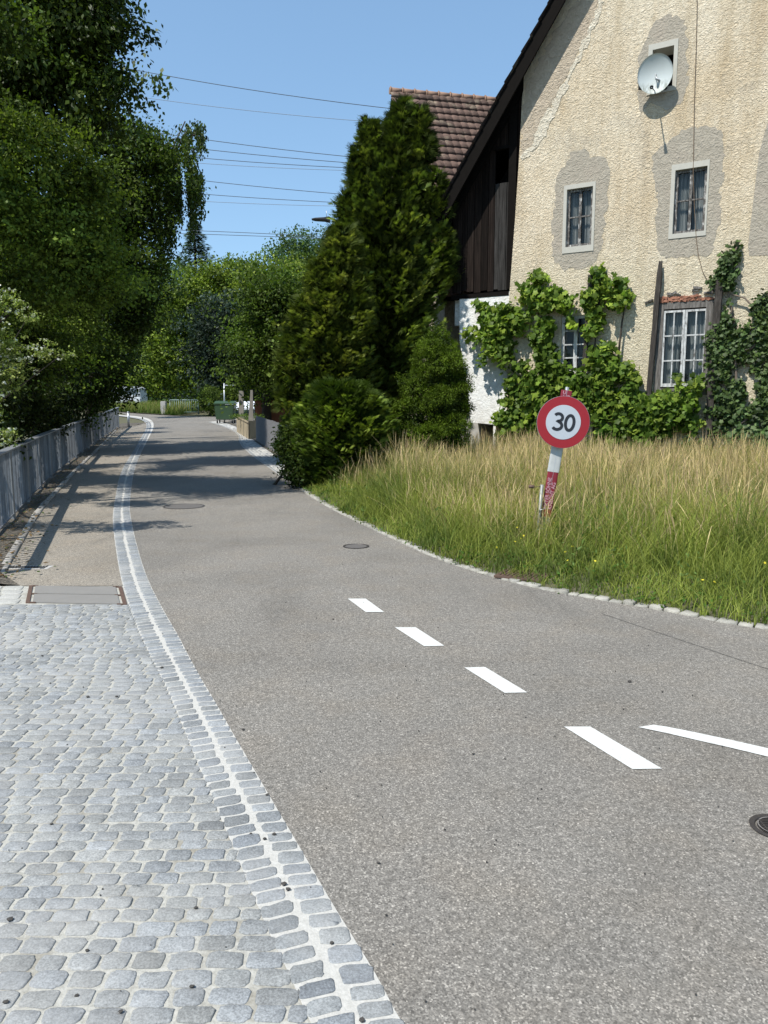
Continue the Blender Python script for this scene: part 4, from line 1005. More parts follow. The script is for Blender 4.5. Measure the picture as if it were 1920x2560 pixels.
quick('copper_maple', 'dark blackish green maple beside the far railing', 'tree', 470, [Bd(480, 680, 56, 50, 50), Bd(450, 740, 56, 50, 55), Bd(500, 740, 56, 55, 60), Bd(470, 800, 56, 60, 45), Bd(520, 690, 56, 40, 50)], 56, [(.017, .03, .02), (.024, .038, .026), (.035, .05, .035)], 1500, 20, .42, .26, M_leaf_dark, group=GF, r0=.35)
quick('hill_tree', 'distant rounded tree rising against the sky left of the conifer', 'tree', 640, [Bd(625, 545, 95, 38, 32), Bd(660, 555, 95, 50, 40), Bd(650, 590, 95, 60, 50), Bd(700, 560, 95, 50, 50), Bd(720, 600, 95, 60, 60)], 95, [(.06, .105, .045), (.075, .125, .05), (.09, .14, .06)], 1300, 20, .6, .34, group=GF, r0=.4)
quick('garden_tree', 'dense green garden tree with dark trunk beside the picket fence', 'tree', 565, [Bd(560, 690, 36, 55, 50), Bd(600, 640, 36, 60, 60), Bd(545, 750, 36, 45, 50), Bd(600, 730, 36, 60, 60), Bd(640, 680, 36, 60, 70), Bd(570, 790, 36, 55, 40), Bd(640, 780, 36, 60, 60), Bd(585, 815, 35, 50, 30)], 36, MD[:3]+DK[2:3]+MD[:2], 2300, 22, .3, .17, r0=.26)
# spruce
t = thing('spruce_tree', 'slim pale spruce standing alone behind the birch strands', 'tree', gz(at(415*S_, 890*S_, 90).x, 90))
tp = at(419*S_, 460*S_, 90); bs = Vector(gz(tp.x, 90)); trunk_mesh(bs, [tp], .35, t)
n = 8200; hh = rng.random(n)**.8; z = tp.z-hh*(tp.z-bs.z)*.55; rr = .15+hh*4.8*(1+.25*np.sin(hh*70)); az = rng.random(n)*6.283; k = rng.uniform(.25, 1, n)
P = np.stack([tp.x+rr*k*np.cos(az), tp.y+rr*k*np.sin(az), z-.25*k*rr*.5], 1); D = np.stack([np.cos(az), np.sin(az), -.15+0*az], 1)
scatter('crown', P, D, np.tile([0, 0, 1.], (n, 1))+rng.normal(size=(n, 3))*.3, rng.uniform(.35, .6, n), np.tile([.07, .105, .085], (n, 1)), LONG, M_needle, t, .2)
# hedge bushes by the far railing
for lab, bl in (('clipped yellowish green bush right of the far railing', [Bd(453, 868, 52, 24, 30), Bd(447, 850, 52, 18, 14), Bd(462, 880, 52, 18, 20)]), ('small green bush behind the green bin', [Bd(500, 848, 54, 20, 12), Bd(486, 858, 54, 14, 12), Bd(508, 862, 54, 16, 14)])):
    t = thing('garden_bush', lab, 'bush', gz(bl[0][0], bl[0][1])); trunk_mesh(gz(bl[0][0], bl[0][1]), [bl[0][:3]], .05, t, 'stem')
    foliage('leaves', bl, 500, 18, .12, .10, [(.06, .09, .015), (.085, .12, .02), (.05, .07, .015)], M_leaf, t)
# far woodland closing every gap behind the road
FW = [Bd(x, y, 105, 90, 70) for x, y in [(180, 700), (280, 760), (340, 640), (340, 760), (420, 800), (540, 800), (640, 800), (740, 700), (820, 650), (100, 800), (260, 620), (0, 700)]]+[Bd(x, 850, 100, 60, 45) for x in range(60, 800, 60)]+[Bd(x, 878, 98, 60, 26) for x in range(60, 760, 45)]
t = obj('woodland', bpy.data.meshes.new('x')) if False else None
f = foliage('woodland', FW, 6500, 20, .9, .5, [(.04, .075, .02), (.055, .1, .028), (.03, .055, .02)], M_leaf, None, lump=4); f['kind'] = 'stuff'; f['label'] = 'mass of distant woodland behind the trees at the bend'
# -- conifers -------------------------------------------------------------------
def conifer(obj_name, parent, rings, Y, nb, size, cols, depth=1., up=.6, seed=0, mat=None, tpl=None, per=34, fill=5000, rise=.55, lat=.11):
    ys = np.array([r[1] for r in rings]); xs = np.array([r[0] for r in rings]); rs = np.array([r[2] for r in rings]); sc = S_*Y/FPX
    grid = np.linspace(ys[0], ys[-1], 200); w = np.maximum(np.interp(grid, ys, rs), 5); c = np.cumsum(w)
    def place(yy, ax, ay):
        out = np.zeros((len(yy), 3)); xc = np.interp(yy, ys, xs)
        z = np.array([at(x*S_, y*S_, Y).z for x, y in zip(xc, yy)]); x0 = np.array([at(x*S_, y*S_, Y).x for x, y in zip(xc, yy)])
        return np.stack([x0+ax, Y+ay, z], 1)
    # boughs: each a rising limb clothed in sprays, long and short ones mixed so the outline is ragged
    yy = np.interp(rng.random(nb)*c[-1], c, grid); r = np.interp(yy, ys, rs)*sc; az = rng.random(nb)*2*np.pi
    ext = r*np.where(rng.random(nb) < .3, rng.uniform(1.02, 1.3, nb), rng.uniform(.62, 1.03, nb)); tone = rng.uniform(.6, 1.35, nb)[:, None]*np.array(cols)[rng.integers(0, len(cols), nb)]
    s = np.sqrt(rng.uniform(.12, 1, (nb, per))); o = np.stack([np.cos(az)*.92, np.sin(az)*depth, 0*az], 1); tg = np.stack([-np.sin(az), np.cos(az), 0*az], 1)
    p0 = place(yy, 0*az, 0*az); e = ext[:, None]
    P = p0[:, None]+o[:, None]*(e*s)[..., None]+np.array([0, 0, 1.])*((s**1.6-1)*e*rise)[..., None]
    P = P+tg[:, None]*(rng.normal(0, 1, (nb, per))*lat*(1.25-s)*1.6)[..., None]+np.array([0, 0, 1.])*(rng.normal(0, lat*.4, (nb, per)))[..., None]
    D = o[:, None]*.8+np.array([0, 0, up])+tg[:, None]*rng.normal(0, .38, (nb, per))[..., None]+rng.normal(0, .12, (nb, per, 3))
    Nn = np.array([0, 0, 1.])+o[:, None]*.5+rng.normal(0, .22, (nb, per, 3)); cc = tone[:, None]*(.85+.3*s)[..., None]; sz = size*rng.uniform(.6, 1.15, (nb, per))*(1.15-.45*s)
    P, D, Nn, cc, sz = P.reshape(-1, 3), D.reshape(-1, 3), Nn.reshape(-1, 3), cc.reshape(-1, 3), sz.ravel()
    yf = np.interp(rng.random(fill)*c[-1], c, grid); rf = np.interp(yf, ys, rs)*sc; af = rng.random(fill)*6.283; kf = np.sqrt(rng.uniform(.0, .42, fill))
    Pf = place(yf, rf*kf*np.cos(af)*.92, rf*kf*np.sin(af)*depth); Df = np.stack([np.cos(af), np.sin(af), .5+0*af], 1)+rng.normal(0, .4, (fill, 3))
    P = np.concatenate([P, Pf]); D = np.concatenate([D, Df]); Nn = np.concatenate([Nn, rng.normal(0, 1, (fill, 3))]); cc = np.concatenate([cc, np.tile(np.array(cols[-1])*.8, (fill, 1))]); sz = np.concatenate([sz, np.full(fill, size*1.5)])  # inner fill coloured darker than the boughs, painting shade into the gaps
    return scatter(obj_name, P, D, Nn, sz, cc, tpl or FROND, mat or M_needle, parent, .14, bend=.1)
CY = [(.078, .112, .022), (.105, .145, .028), (.145, .185, .036), (.19, .225, .045), (.048, .068, .014)]
GC = [(.155, .18, .038), (.115, .14, .030), (.22, .24, .052), (.10, .135, .026), (.065, .088, .017)]
t = thing('cypress_tree', 'tall dark green cypress in front of the barn roof', 'conifer', gz(-.1, 19.2))
trunk_mesh(gz(-.1, 19.2), [at(868*S_, 260*S_, 19.1)], .2, t)
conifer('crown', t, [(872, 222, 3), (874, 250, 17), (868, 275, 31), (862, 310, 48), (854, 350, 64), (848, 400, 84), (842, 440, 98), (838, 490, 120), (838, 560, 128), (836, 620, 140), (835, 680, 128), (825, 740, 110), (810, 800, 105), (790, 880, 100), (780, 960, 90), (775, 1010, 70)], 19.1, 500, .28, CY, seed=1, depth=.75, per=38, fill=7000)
for rg in ([(798, 258, 4), (802, 300, 17), (806, 350, 26)], [(906, 236, 4), (908, 270, 15), (912, 340, 24)], [(776, 330, 4), (778, 370, 16), (784, 430, 28)], [(748, 420, 4), (752, 460, 16), (760, 520, 28)], [(938, 372, 4), (942, 410, 20), (946, 470, 30)], [(958, 500, 6), (955, 550, 26), (950, 610, 30)], [(716, 545, 5), (718, 590, 26), (720, 650, 34)]):
    conifer('side_leader', t, rg, 18.9, 34, .25, CY, per=34, fill=200)
t = thing('golden_cypress', 'broad yellowish green cypress left of the tall dark one', 'conifer', gz(-1.35, 17.2))
trunk_mesh(gz(-1.35, 17.2), [at(715*S_, 640*S_, 17.1)], .12, t)
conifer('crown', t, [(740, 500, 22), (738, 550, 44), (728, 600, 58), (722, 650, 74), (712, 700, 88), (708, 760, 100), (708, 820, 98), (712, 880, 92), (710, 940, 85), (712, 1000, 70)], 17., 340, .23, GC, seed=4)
for rg in ([(655, 640, 5), (655, 690, 26), (660, 750, 34)], [(690, 560, 5), (690, 600, 24), (695, 660, 32)], [(618, 765, 6), (624, 820, 24), (630, 880, 32)], [(775, 600, 6), (775, 650, 26), (770, 720, 36)], [(632, 700, 5), (636, 740, 22), (640, 800, 30)]):
    conifer('side_leader', t, rg, 16.8, 34, .22, GC, per=34, fill=200)
t = thing('thuja_bush', 'lower thuja bush at the foot of the cypresses beside the long grass', 'conifer', gz(-.9, 15.2))
trunk_mesh(gz(-.9, 15.2), [at(740*S_, 900*S_, 15.2)], .05, t, 'stem')
conifer('foliage', t, [(735, 840, 60), (742, 870, 98), (742, 910, 110), (738, 950, 105), (725, 1000, 80), (715, 1030, 50)], 15., 230, .24, [(.11, .155, .026), (.08, .12, .020), (.155, .20, .034), (.05, .08, .012)], seed=9)
t = thing('dwarf_spruce', 'dense rounded bright green dwarf spruce beside the white barn wall', 'conifer', gz(1.75, 15.8))
db = [Bd(940, 745, 15.6, 32, 32), Bd(948, 790, 15.6, 48, 38), Bd(915, 830, 15.5, 46, 30), Bd(975, 835, 15.6, 36, 36), Bd(940, 870, 15.4, 58, 34), Bd(890, 890, 15.4, 34, 26), Bd(985, 890, 15.6, 28, 30), Bd(900, 935, 15.4, 42, 32), Bd(960, 930, 15.3, 52, 34), Bd(930, 975, 15.3, 60, 34), Bd(945, 715, 15.7, 14, 24)]
trunk_mesh(gz(1.75, 15.8), [db[1][:3]], .08, t)
mp, md_, _ = blobpts(db, 150, .97, 1.0); mounds = [(*(q-n_*.06), *(rng.uniform(.13, .23)*np.array([1, 1, .7]))) for q, n_ in zip(mp, md_)]
foliage('crown', mounds, 5200, 20, .042, .045, [(.085, .135, .012), (.115, .17, .016), (.065, .10, .010)], M_needle, t, tpl=LONG, lo=.9, hi=1.02, clumpvar=.12, flat=.8, outw=1.4, lump=0)
foliage('inner_foliage', db, 900, 20, .08, .07, [(.03, .05, .008)], M_needle, t, tpl=LONG, lo=.7, hi=.84, lump=0)  # dark leaf colour puts painted shade between the mounds
# leafy dark bush that spills onto the road edge
t = thing('ivy_bush', 'dark leafy bush spilling over the road edge below the cypress', 'bush', gz(-2.6, 15.6))
ib = [Bd(640, 985, 15.2, 28, 40), Bd(665, 960, 15.2, 35, 45), Bd(690, 1000, 15, 40, 34), Bd(650, 1025, 15, 34, 20), Bd(625, 940, 16, 16, 22), Bd(715, 960, 15.2, 36, 44)]
trunk_mesh(gz(-2.3, 15.6), [b[:3] for b in ib[:3]], .04, t, 'stem')
foliage('leaves', ib, 1000, 20, .10, .075, DK+[(.05, .08, .02)], M_leaf_dark, t, lo=.5)
t = thing('young_shrub', 'light green young shrub growing through the near end of the picket fence', 'shrub', gz(-3., 22.6))
yb = [Bd(617, 935, 22, 9, 18), Bd(612, 965, 21.6, 14, 16), Bd(622, 905, 22.4, 7, 14)]
trunk_mesh(gz(-3., 22.6), [b[:3] for b in yb[:2]], .02, t, 'stem')
foliage('leaves', yb, 220, 14, .09, .09, LT[:3], M_leaf, t, lo=.3)
# -- climbers on the facade ---------------------------------------------------
def climb(name, spots, off0, off1, n, per, cr, size, cols, mat, parent, tpl=LOBED, jit=.16):
    A = np.array(spots, float); w = A[:, 2]**2; idx = rng.choice(len(A), n, p=w/w.sum()); a = rng.random(n)*6.283; rr = np.sqrt(rng.random(n))
    x = A[idx, 0]+A[idx, 2]*rr*.82*np.cos(a); y = A[idx, 1]+A[idx, 2]*rr*.82*np.sin(a)
    C0 = np.zeros((n, 3))
    for i in range(n):
        o = off0+(off1-off0)*rng.random()**.8*(1-.5*rr[i]); u, z = W(x[i], y[i], o); C0[i] = F(u, max(z, .05), o)
    n0 = np.array(FN); off = rng.normal(size=(n, per, 3))*cr; P = (C0[:, None]+off).reshape(-1, 3)
    dpl = (P-np.array(FO)) @ n0; P += n0*np.maximum(0, .03-dpl)[:, None]
    m = len(P); D = rng.normal(size=(m, 3))*.8+np.array([0, 0, -.5]); Nn = n0*1.0+np.array([-.1, 0, .7])+rng.normal(size=(m, 3))*.45
    cc = np.repeat(np.array(cols)[rng.integers(0, len(cols), n)]*rng.normal(1, .18, (n, 1)).clip(.6, 1.5), per, axis=0)
    return scatter(name, P, D, Nn, size*rng.uniform(.6, 1.25, m), cc, tpl, mat, parent, jit)
def c6(l): return [(1280+a/2.592, 640+b/2.592, r/2.592) for a, b, r in l]
def c7(l): return [(1060+a/4.1475, 660+b/4.1475, r/4.1475) for a, b, r in l]
def c8(l): return [(1560+a/3.814, 600+b/3.814, r/3.814) for a, b, r in l]
VC = [(.095, .155, .022), (.13, .195, .03), (.07, .12, .018), (.20, .265, .042), (.055, .095, .016)]
vine = thing('grape_vine', 'grape vine sprawling over the lower facade between the barn wall and white sash window', 'vine', F(-4.2, 0, .2))
v_up = c6([(175, 150, 45), (105, 240, 70), (200, 280, 95), (310, 300, 70), (370, 290, 40), (560, 130, 55), (600, 210, 80), (700, 290, 70), (690, 170, 35), (510, 290, 55), (540, 390, 60), (520, 480, 55), (380, 430, 25), (740, 240, 35)])+c7([(560, 430, 40), (620, 480, 50), (720, 510, 70), (820, 470, 80), (640, 560, 60), (720, 620, 80), (840, 580, 100), (980, 540, 110), (430, 700, 35), (520, 720, 45), (620, 740, 60), (700, 700, 80), (850, 660, 90), (1000, 680, 60), (700, 830, 70), (660, 920, 60), (590, 990, 50), (740, 920, 50), (560, 790, 30)])
v_low = c6([(10, 850, 70), (60, 720, 40), (110, 790, 80), (200, 790, 70), (260, 860, 80), (350, 840, 80), (420, 790, 60), (100, 930, 110), (-20, 960, 60), (60, 1060, 110), (-60, 1060, 70), (-40, 1150, 70), (180, 1040, 90), (230, 950, 80), (440, 900, 90), (560, 720, 90), (590, 620, 70), (520, 620, 50), (640, 690, 60), (560, 850, 100), (620, 900, 70), (540, 970, 90), (560, 1060, 60), (690, 760, 60), (740, 740, 55), (780, 790, 40), (740, 900, 60), (760, 850, 45), (700, 1060, 75), (740, 960, 70), (820, 980, 90), (700, 1160, 70), (600, 1150, 45), (560, 1200, 55), (640, 1230, 60), (800, 1080, 110), (900, 1000, 110), (930, 1110, 90), (840, 1190, 80), (1000, 930, 70), (1010, 1050, 90), (1090, 980, 80), (1140, 1080, 65), (1170, 900, 45), (1150, 960, 45), (1200, 830, 40), (1065, 790, 22), (1080, 850, 25), (960, 1270, 40), (1180, 1230, 25), (1190, 1120, 45), (1190, 1300, 30)])
v_dark = c6([(210, 470, 65), (190, 560, 60), (220, 640, 60), (230, 700, 70), (300, 760, 50)])+c7([(860, 820, 60), (870, 930, 50), (830, 1030, 40)])
climb('upper_leaves', v_up, .08, .40, 400, 9, .065, .125, VC[:4]+VC[3:4], M_vine, vine)
climb('lower_leaves', v_low, .1, .55, 760, 9, .065, .125, VC, M_vine, vine)
climb('hanging_leaves', v_dark, .06, .5, 230, 9, .07, .12, [(.07, .115, .018), (.09, .14, .02)], M_vine, vine)
def stems(lists, rad, mat, parent, off=.1, name='stem'):
    for l in lists:
        bm = bmesh.new(); P = [F(*W(x, y, off), off) for x, y in l]
        for p in P: p.z = max(p.z, -.05)
        tube(bm, P, [rad*(1-.5*i/len(P)) for i in range(len(P))], 6); obj(name, bm, mat, parent)
stems([[(1362, 1130), (1360, 1000), (1366, 900), (1355, 820), (1352, 760), (1330, 740)], [(1480, 1120), (1490, 1000), (1485, 900), (1492, 800), (1500, 740)], [(1545, 900), (1550, 850), (1556, 800), (1562, 770)]], .025, M_bark, vine, .12)
ivy = thing('ivy', 'dark glossy ivy climbing the wall right of the white sash window', 'ivy', F(2.2, 0, .2))
ia = c8([(1080, 40, 45), (1060, 110, 55), (1000, 190, 80), (960, 270, 80), (900, 340, 55), (960, 380, 70), (880, 400, 40), (1040, 330, 40), (1000, 450, 40), (900, 450, 30), (960, 700, 40), (990, 790, 75), (900, 860, 70), (870, 950, 90), (960, 1000, 110), (1050, 920, 60), (1120, 960, 80), (1080, 1060, 70), (860, 1060, 80), (950, 1130, 90), (860, 1170, 60), (1060, 1150, 60), (1160, 1130, 50), (1180, 830, 40), (940, 1230, 80), (880, 1300, 60), (960, 1330, 60), (1060, 1370, 70), (1080, 1450, 80), (1030, 1540, 80), (960, 1480, 40), (1100, 1560, 60), (980, 1640, 70), (1100, 1650, 60), (900, 1620, 60), (820, 1640, 50), (1040, 1730, 60), (900, 1750, 50), (960, 1800, 40), (870, 1840, 40), (880, 1500, 40), (880, 1400, 50), (1000, 650, 20), (980, 600, 20)])
ib2 = c8([(1320, 610, 60), (1290, 680, 70), (1300, 760, 80), (1330, 840, 70), (1290, 900, 60), (1320, 1000, 90), (1290, 1090, 70), (1330, 1160, 80), (1280, 1240, 60), (1330, 1290, 60), (1340, 1400, 80), (1360, 1500, 90), (1310, 1560, 80), (1260, 1640, 70), (1340, 1680, 80), (1200, 1690, 50), (1340, 1800, 70), (1350, 540, 30), (1360, 1900, 70), (1420, 700, 90), (1440, 1000, 120), (1450, 1400, 130), (1440, 1700, 120)])
ic = c8([(1150, 1880, 80), (1100, 1940, 90), (1200, 1970, 90), (1260, 2050, 100), (1160, 2060, 90), (1330, 1960, 90), (1340, 2100, 90), (1240, 2120, 80), (1060, 1980, 50), (660, 1980, 50), (700, 2050, 50), (1440, 2000, 120), (1480, 2100, 140)])
climb('left_strand', ia, .05, .24, 430, 10, .05, .085, [(.045, .078, .018), (.065, .10, .024), (.032, .055, .015), (.06, .10, .03)], M_ivy, ivy)
climb('right_strand', ib2, .05, .24, 400, 10, .05, .085, [(.045, .078, .018), (.065, .10, .024), (.032, .055, .015)], M_ivy, ivy)
climb('ground_growth', ic, .1, .7, 520, 10, .08, .10, [(.030, .062, .016), (.045, .085, .022), (.07, .11, .03)], M_ivy, ivy)
stems([[(1850, 1100), (1846, 1030), (1838, 900), (1835, 800), (1820, 730), (1832, 640), (1850, 600)], [(1900, 1120), (1898, 1000), (1905, 900), (1898, 800), (1885, 770), (1862, 745), (1826, 735)], [(1900, 850), (1880, 870), (1850, 880)], [(1880, 1040), (1850, 1060), (1820, 1055)]], .03, simple('ivy_stem', (.14, .11, .085), .95, .3, 14, 0, .8), ivy, .12)
# -- grass -------------------------------------------------------------------
def blades(P, h, wd, lean, col_a, col_b, nseg=3, head=None):
    n = len(P); a = rng.random(n)*6.283; dv = np.stack([np.cos(a), np.sin(a), 0*a], 1)*lean[:, None]
    b = rng.random(n)*6.283; sv = np.stack([np.cos(b), np.sin(b), 0*b], 1); V = np.zeros((n, (nseg+1)*2, 3)); Cc = np.zeros_like(V)
    for k in range(nseg+1):
        t = k/nseg; c = P+dv*(t*t)[..., None] if np.ndim(t) else P+dv*(t*t); c = c+np.array([0, 0, 1.])*(h*t*(1-.25*t*lean/np.maximum(h, .05)))[:, None]
        ww = wd*(1-.85*t) if head is None else wd*(head[0] if t < .7 else head[1])*(1 if k < nseg else .25)
        V[:, 2*k] = c-sv*ww[:, None]/2; V[:, 2*k+1] = c+sv*ww[:, None]/2
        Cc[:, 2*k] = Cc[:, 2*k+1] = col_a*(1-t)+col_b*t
    f = np.array([(2*k, 2*k+1, 2*k+3, 2*k+2) for k in range(nseg)]); Fq = (f[None]+np.arange(n)[:, None, None]*(2*nseg+2)).reshape(-1, 4)
    return V.reshape(-1, 3), Fq, Cc.reshape(-1, 3)
kx = np.array([p.x for p in kerbF if p.x < 14]); ky = np.array([p.y for p in kerbF if p.x < 14])
kk = np.argsort(kx); kx, ky = kx[kk], ky[kk]
def kd_(x, y): return (y-np.interp(x, kx, ky))*.72      # rough distance behind the kerb
def facd(x, y): return (x-FO.x)*FN.x+(y-FO.y)*FN.y
def bank(x, y): return np.clip(kd_(x, y)-.07, 0, 2.5)*.05
gp = [(p.x, p.y-.02) for p in kerbF if p.x < 13]+[(13, 12.), (6.4, 16), (0, 20), (-2.2, 20)]
ver = sheet('verge', [Vector(p) for p in [(a, b+.1) for a, b in gp]], 0., M_earth, lambda x, y: float(bank(x, y)), 1.)
def sample(n, lo=0.045, hi=20):
    x = rng.uniform(-2.6, 10.5, n*3); y = rng.uniform(3, 19, n*3); k = kd_(x, y); ok = (k > lo) & (k < hi) & (facd(x, y) > .12) & ~((x < .6) & (y > 15.6+.2*x))
    x, y = x[ok], y[ok]; d = np.hypot(x, y); keep = rng.random(len(x)) < np.clip((11./d)**1.2, .12, 1); return x[keep][:n], y[keep][:n]
def nz(x, y, s, ph=0): return .5+.25*(np.sin(x*s+ph)+np.sin(y*s*1.3+ph*2+x*s*.6))*.9+.1*np.sin(x*s*3.1+y*s*2.3)
x, y = sample(150000); k = kd_(x, y); n = len(x)
P = np.stack([x, y, np.interp(y, TB, TV)+bank(x, y)-.01], 1)
dry = np.clip((k-1.1)/2.4+(nz(x, y, 1.1)-.5)*.9+.25*np.clip((x-2)/4, 0, 1), 0, 1)
h = (.10+np.clip(k/1.6, 0, 1)*.42+.1*dry)*rng.uniform(.4, 1.3, n)*(.7+.55*nz(x, y, 2.1, 1)); h = np.where((x < .2) & (y > 12), h*.6, h)
tuft = (np.sin(x*5.3+np.sin(y*3.1)*2)*np.sin(y*4.7+np.sin(x*2.3)*2) > .35)[:, None]; h = h*np.where(tuft[:, 0], 1.25, 1)
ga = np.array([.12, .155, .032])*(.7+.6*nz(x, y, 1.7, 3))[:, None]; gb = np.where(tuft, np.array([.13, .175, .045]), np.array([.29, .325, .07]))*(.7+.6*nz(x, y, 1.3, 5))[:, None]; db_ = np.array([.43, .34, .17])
mixd = (rng.random(n) < dry*.42)[:, None]; gb2 = np.where(mixd, db_*rng.normal(1, .15, (n, 1)), gb*rng.normal(1, .2, (n, 1))); ga2 = np.where(mixd, (ga+db_)*.5, ga*rng.normal(1, .2, (n, 1)))
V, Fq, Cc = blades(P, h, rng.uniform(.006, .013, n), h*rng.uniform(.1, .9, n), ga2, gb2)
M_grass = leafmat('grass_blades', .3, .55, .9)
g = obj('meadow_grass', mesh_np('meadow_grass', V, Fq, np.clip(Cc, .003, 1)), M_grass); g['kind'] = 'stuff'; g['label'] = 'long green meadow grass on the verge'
x, y = sample(44000, .9); k = kd_(x, y); pr = np.clip(((k-.9)/2.4+(nz(x, y, 1.1)-.5)*.7)*(.35+1.0*nz(x, y, 3.3, 4)), .04, 1); kp = rng.random(len(x)) < pr; x, y, k = x[kp], y[kp], k[kp]; n = len(x)
P = np.stack([x, y, np.interp(y, TB, TV)+bank(x, y)-.01], 1); h = (.52+.34*nz(x, y, 1.9, 2))*rng.uniform(.6, 1.3, n)*np.clip(.6+k*.18, .6, 1.05); h = np.where((x < .2) & (y > 12), h*.75, h)
tan = np.array([.62, .475, .26])*rng.normal(1, .16, (n, 1)); tan2 = np.where((rng.random(n) < .35)[:, None], np.array([.40, .28, .185])*rng.normal(1, .15, (n, 1)), tan)
V, Fq, Cc = blades(P, h, rng.uniform(.003, .005, n), h*np.where(rng.random(n) < .6, rng.uniform(.02, .2, n), rng.uniform(.2, .5, n)), np.tile([.24, .25, .07], (n, 1)), tan2, 6, head=(.7, 2.0))
g = obj('dry_grass', mesh_np('dry_grass', V, Fq, np.clip(Cc, .003, 1)), M_grass); g['kind'] = 'stuff'; g['label'] = 'tall dry straw coloured grass stalks with seed heads'
# broadleaf weeds at the kerb and a few yellow flowers
x, y = sample(4200, .03, .8); n = len(x); P = np.stack([x, y, np.interp(y, TB, TV)+bank(x, y)+rng.uniform(.01, .11, n)], 1)
P = (P[:, None]+rng.normal(size=(n, 6, 3))*np.array([.035, .035, .02])).reshape(-1, 3); m_ = len(P)
g = scatter('verge_weeds', P, rng.normal(size=(m_, 3))+np.array([0, 0, .4]), np.tile([0, 0, 1.], (m_, 1))+rng.normal(size=(m_, 3))*.5, rng.uniform(.02, .05, m_), np.tile([.06, .12, .02], (m_, 1)), LEAF, M_leaf, None, .25); g['kind'] = 'stuff'; g['label'] = 'small broad leaved weeds along the kerb'
x, y = sample(900, .25, 2.6); kp = nz(x, y, 2.9, 2) > .55; x, y = x[kp], y[kp]; n = len(x); P = np.stack([x, y, np.interp(y, TB, TV)+bank(x, y)+rng.uniform(.1, .38, n)], 1)
P = (P[:, None]+rng.normal(size=(n, 12, 3))*np.array([.05, .05, .08])).reshape(-1, 3); m_ = len(P)
g = scatter('meadow_weeds', P, rng.normal(size=(m_, 3))+np.array([0, 0, .5]), np.tile([0, -.3, 1.], (m_, 1))+rng.normal(size=(m_, 3))*.5, rng.uniform(.03, .07, m_), np.tile([.09, .14, .035], (m_, 1)), LONG, M_leaf, None, .25); g['kind'] = 'stuff'; g['label'] = 'leafy weeds among the long grass'
x, y = sample(120, .1, 1.8); n = len(x); P = np.stack([x, y, np.interp(y, TB, TV)+bank(x, y)+rng.uniform(.12, .3, n)], 1)
g = scatter('yellow_flowers', P, rng.normal(size=(n, 3)), np.tile([0, -.6, 1.], (n, 1)), .024, np.tile([.65, .55, .05], (n, 1)), LOBED, M_leaf, None); g['kind'] = 'stuff'; g['label'] = 'tiny yellow flowers in the verge grass'
# grass island at the far bend
isl = [Vector((p.x, p.y)) for p in (G(262, 1027), G(330, 1033), G(424, 1039))]+[Vector((-14, 60)), Vector((-24, 62)), Vector((-30, 55))]
sheet('far_verge', isl, .06, M_earth)
n = 26000; x = rng.uniform(-24, -13.6, n); y = rng.uniform(49, 61, n)
ok = y > np.interp(x, [p.x for p in isl[:3]], [p.y for p in isl[:3]])+.05; x, y = x[ok], y[ok]; n = len(x)
P = np.stack([x, y, np.interp(y, TB, TV)+.05], 1); h = rng.uniform(.3, .75, n); dr = (rng.random(n) < .3)[:, None]
V, Fq, Cc = blades(P, h, rng.uniform(.03, .05, n), h*.4, np.tile([.06, .11, .02], (n, 1)), np.where(dr, np.array([.36, .29, .13]), np.array([.15, .21, .04]))*rng.normal(1, .15, (n, 1)), 2)
g = obj('far_grass', mesh_np('far_grass', V, Fq, Cc), M_grass); g['kind'] = 'stuff'; g['label'] = 'long grass on the island at the far bend'
# fallen leaves on the strip by the railing
n = 1300; t_ = rng.random(n); a_ = np.array([(p.x, p.y) for p in fl_s]); cumf = np.concatenate([[0], np.cumsum(np.linalg.norm(np.diff(a_, axis=0), axis=1))]); s_ = t_**1.6*cumf[-1]*.95
P = np.stack([np.interp(s_, cumf, a_[:, 0])+np.abs(rng.normal(0, .3, n))+.05, np.interp(s_, cumf, a_[:, 1]), 0*s_], 1); P[:, 2] = np.interp(P[:, 1], TB, TV)+.035
g = scatter('fallen_leaves', P, rng.normal(size=(n, 3))*np.array([1, 1, .15]), np.tile([0, 0, 1.], (n, 1))+rng.normal(size=(n, 3))*.25, rng.uniform(.03, .07, n), np.array([(.16, .10, .05), (.10, .07, .04), (.22, .15, .08), (.06, .09, .03)])[rng.integers(0, 4, n)], LEAF, M_leaf_dark); g['kind'] = 'stuff'; g['label'] = 'fallen leaves along the foot of the railing'
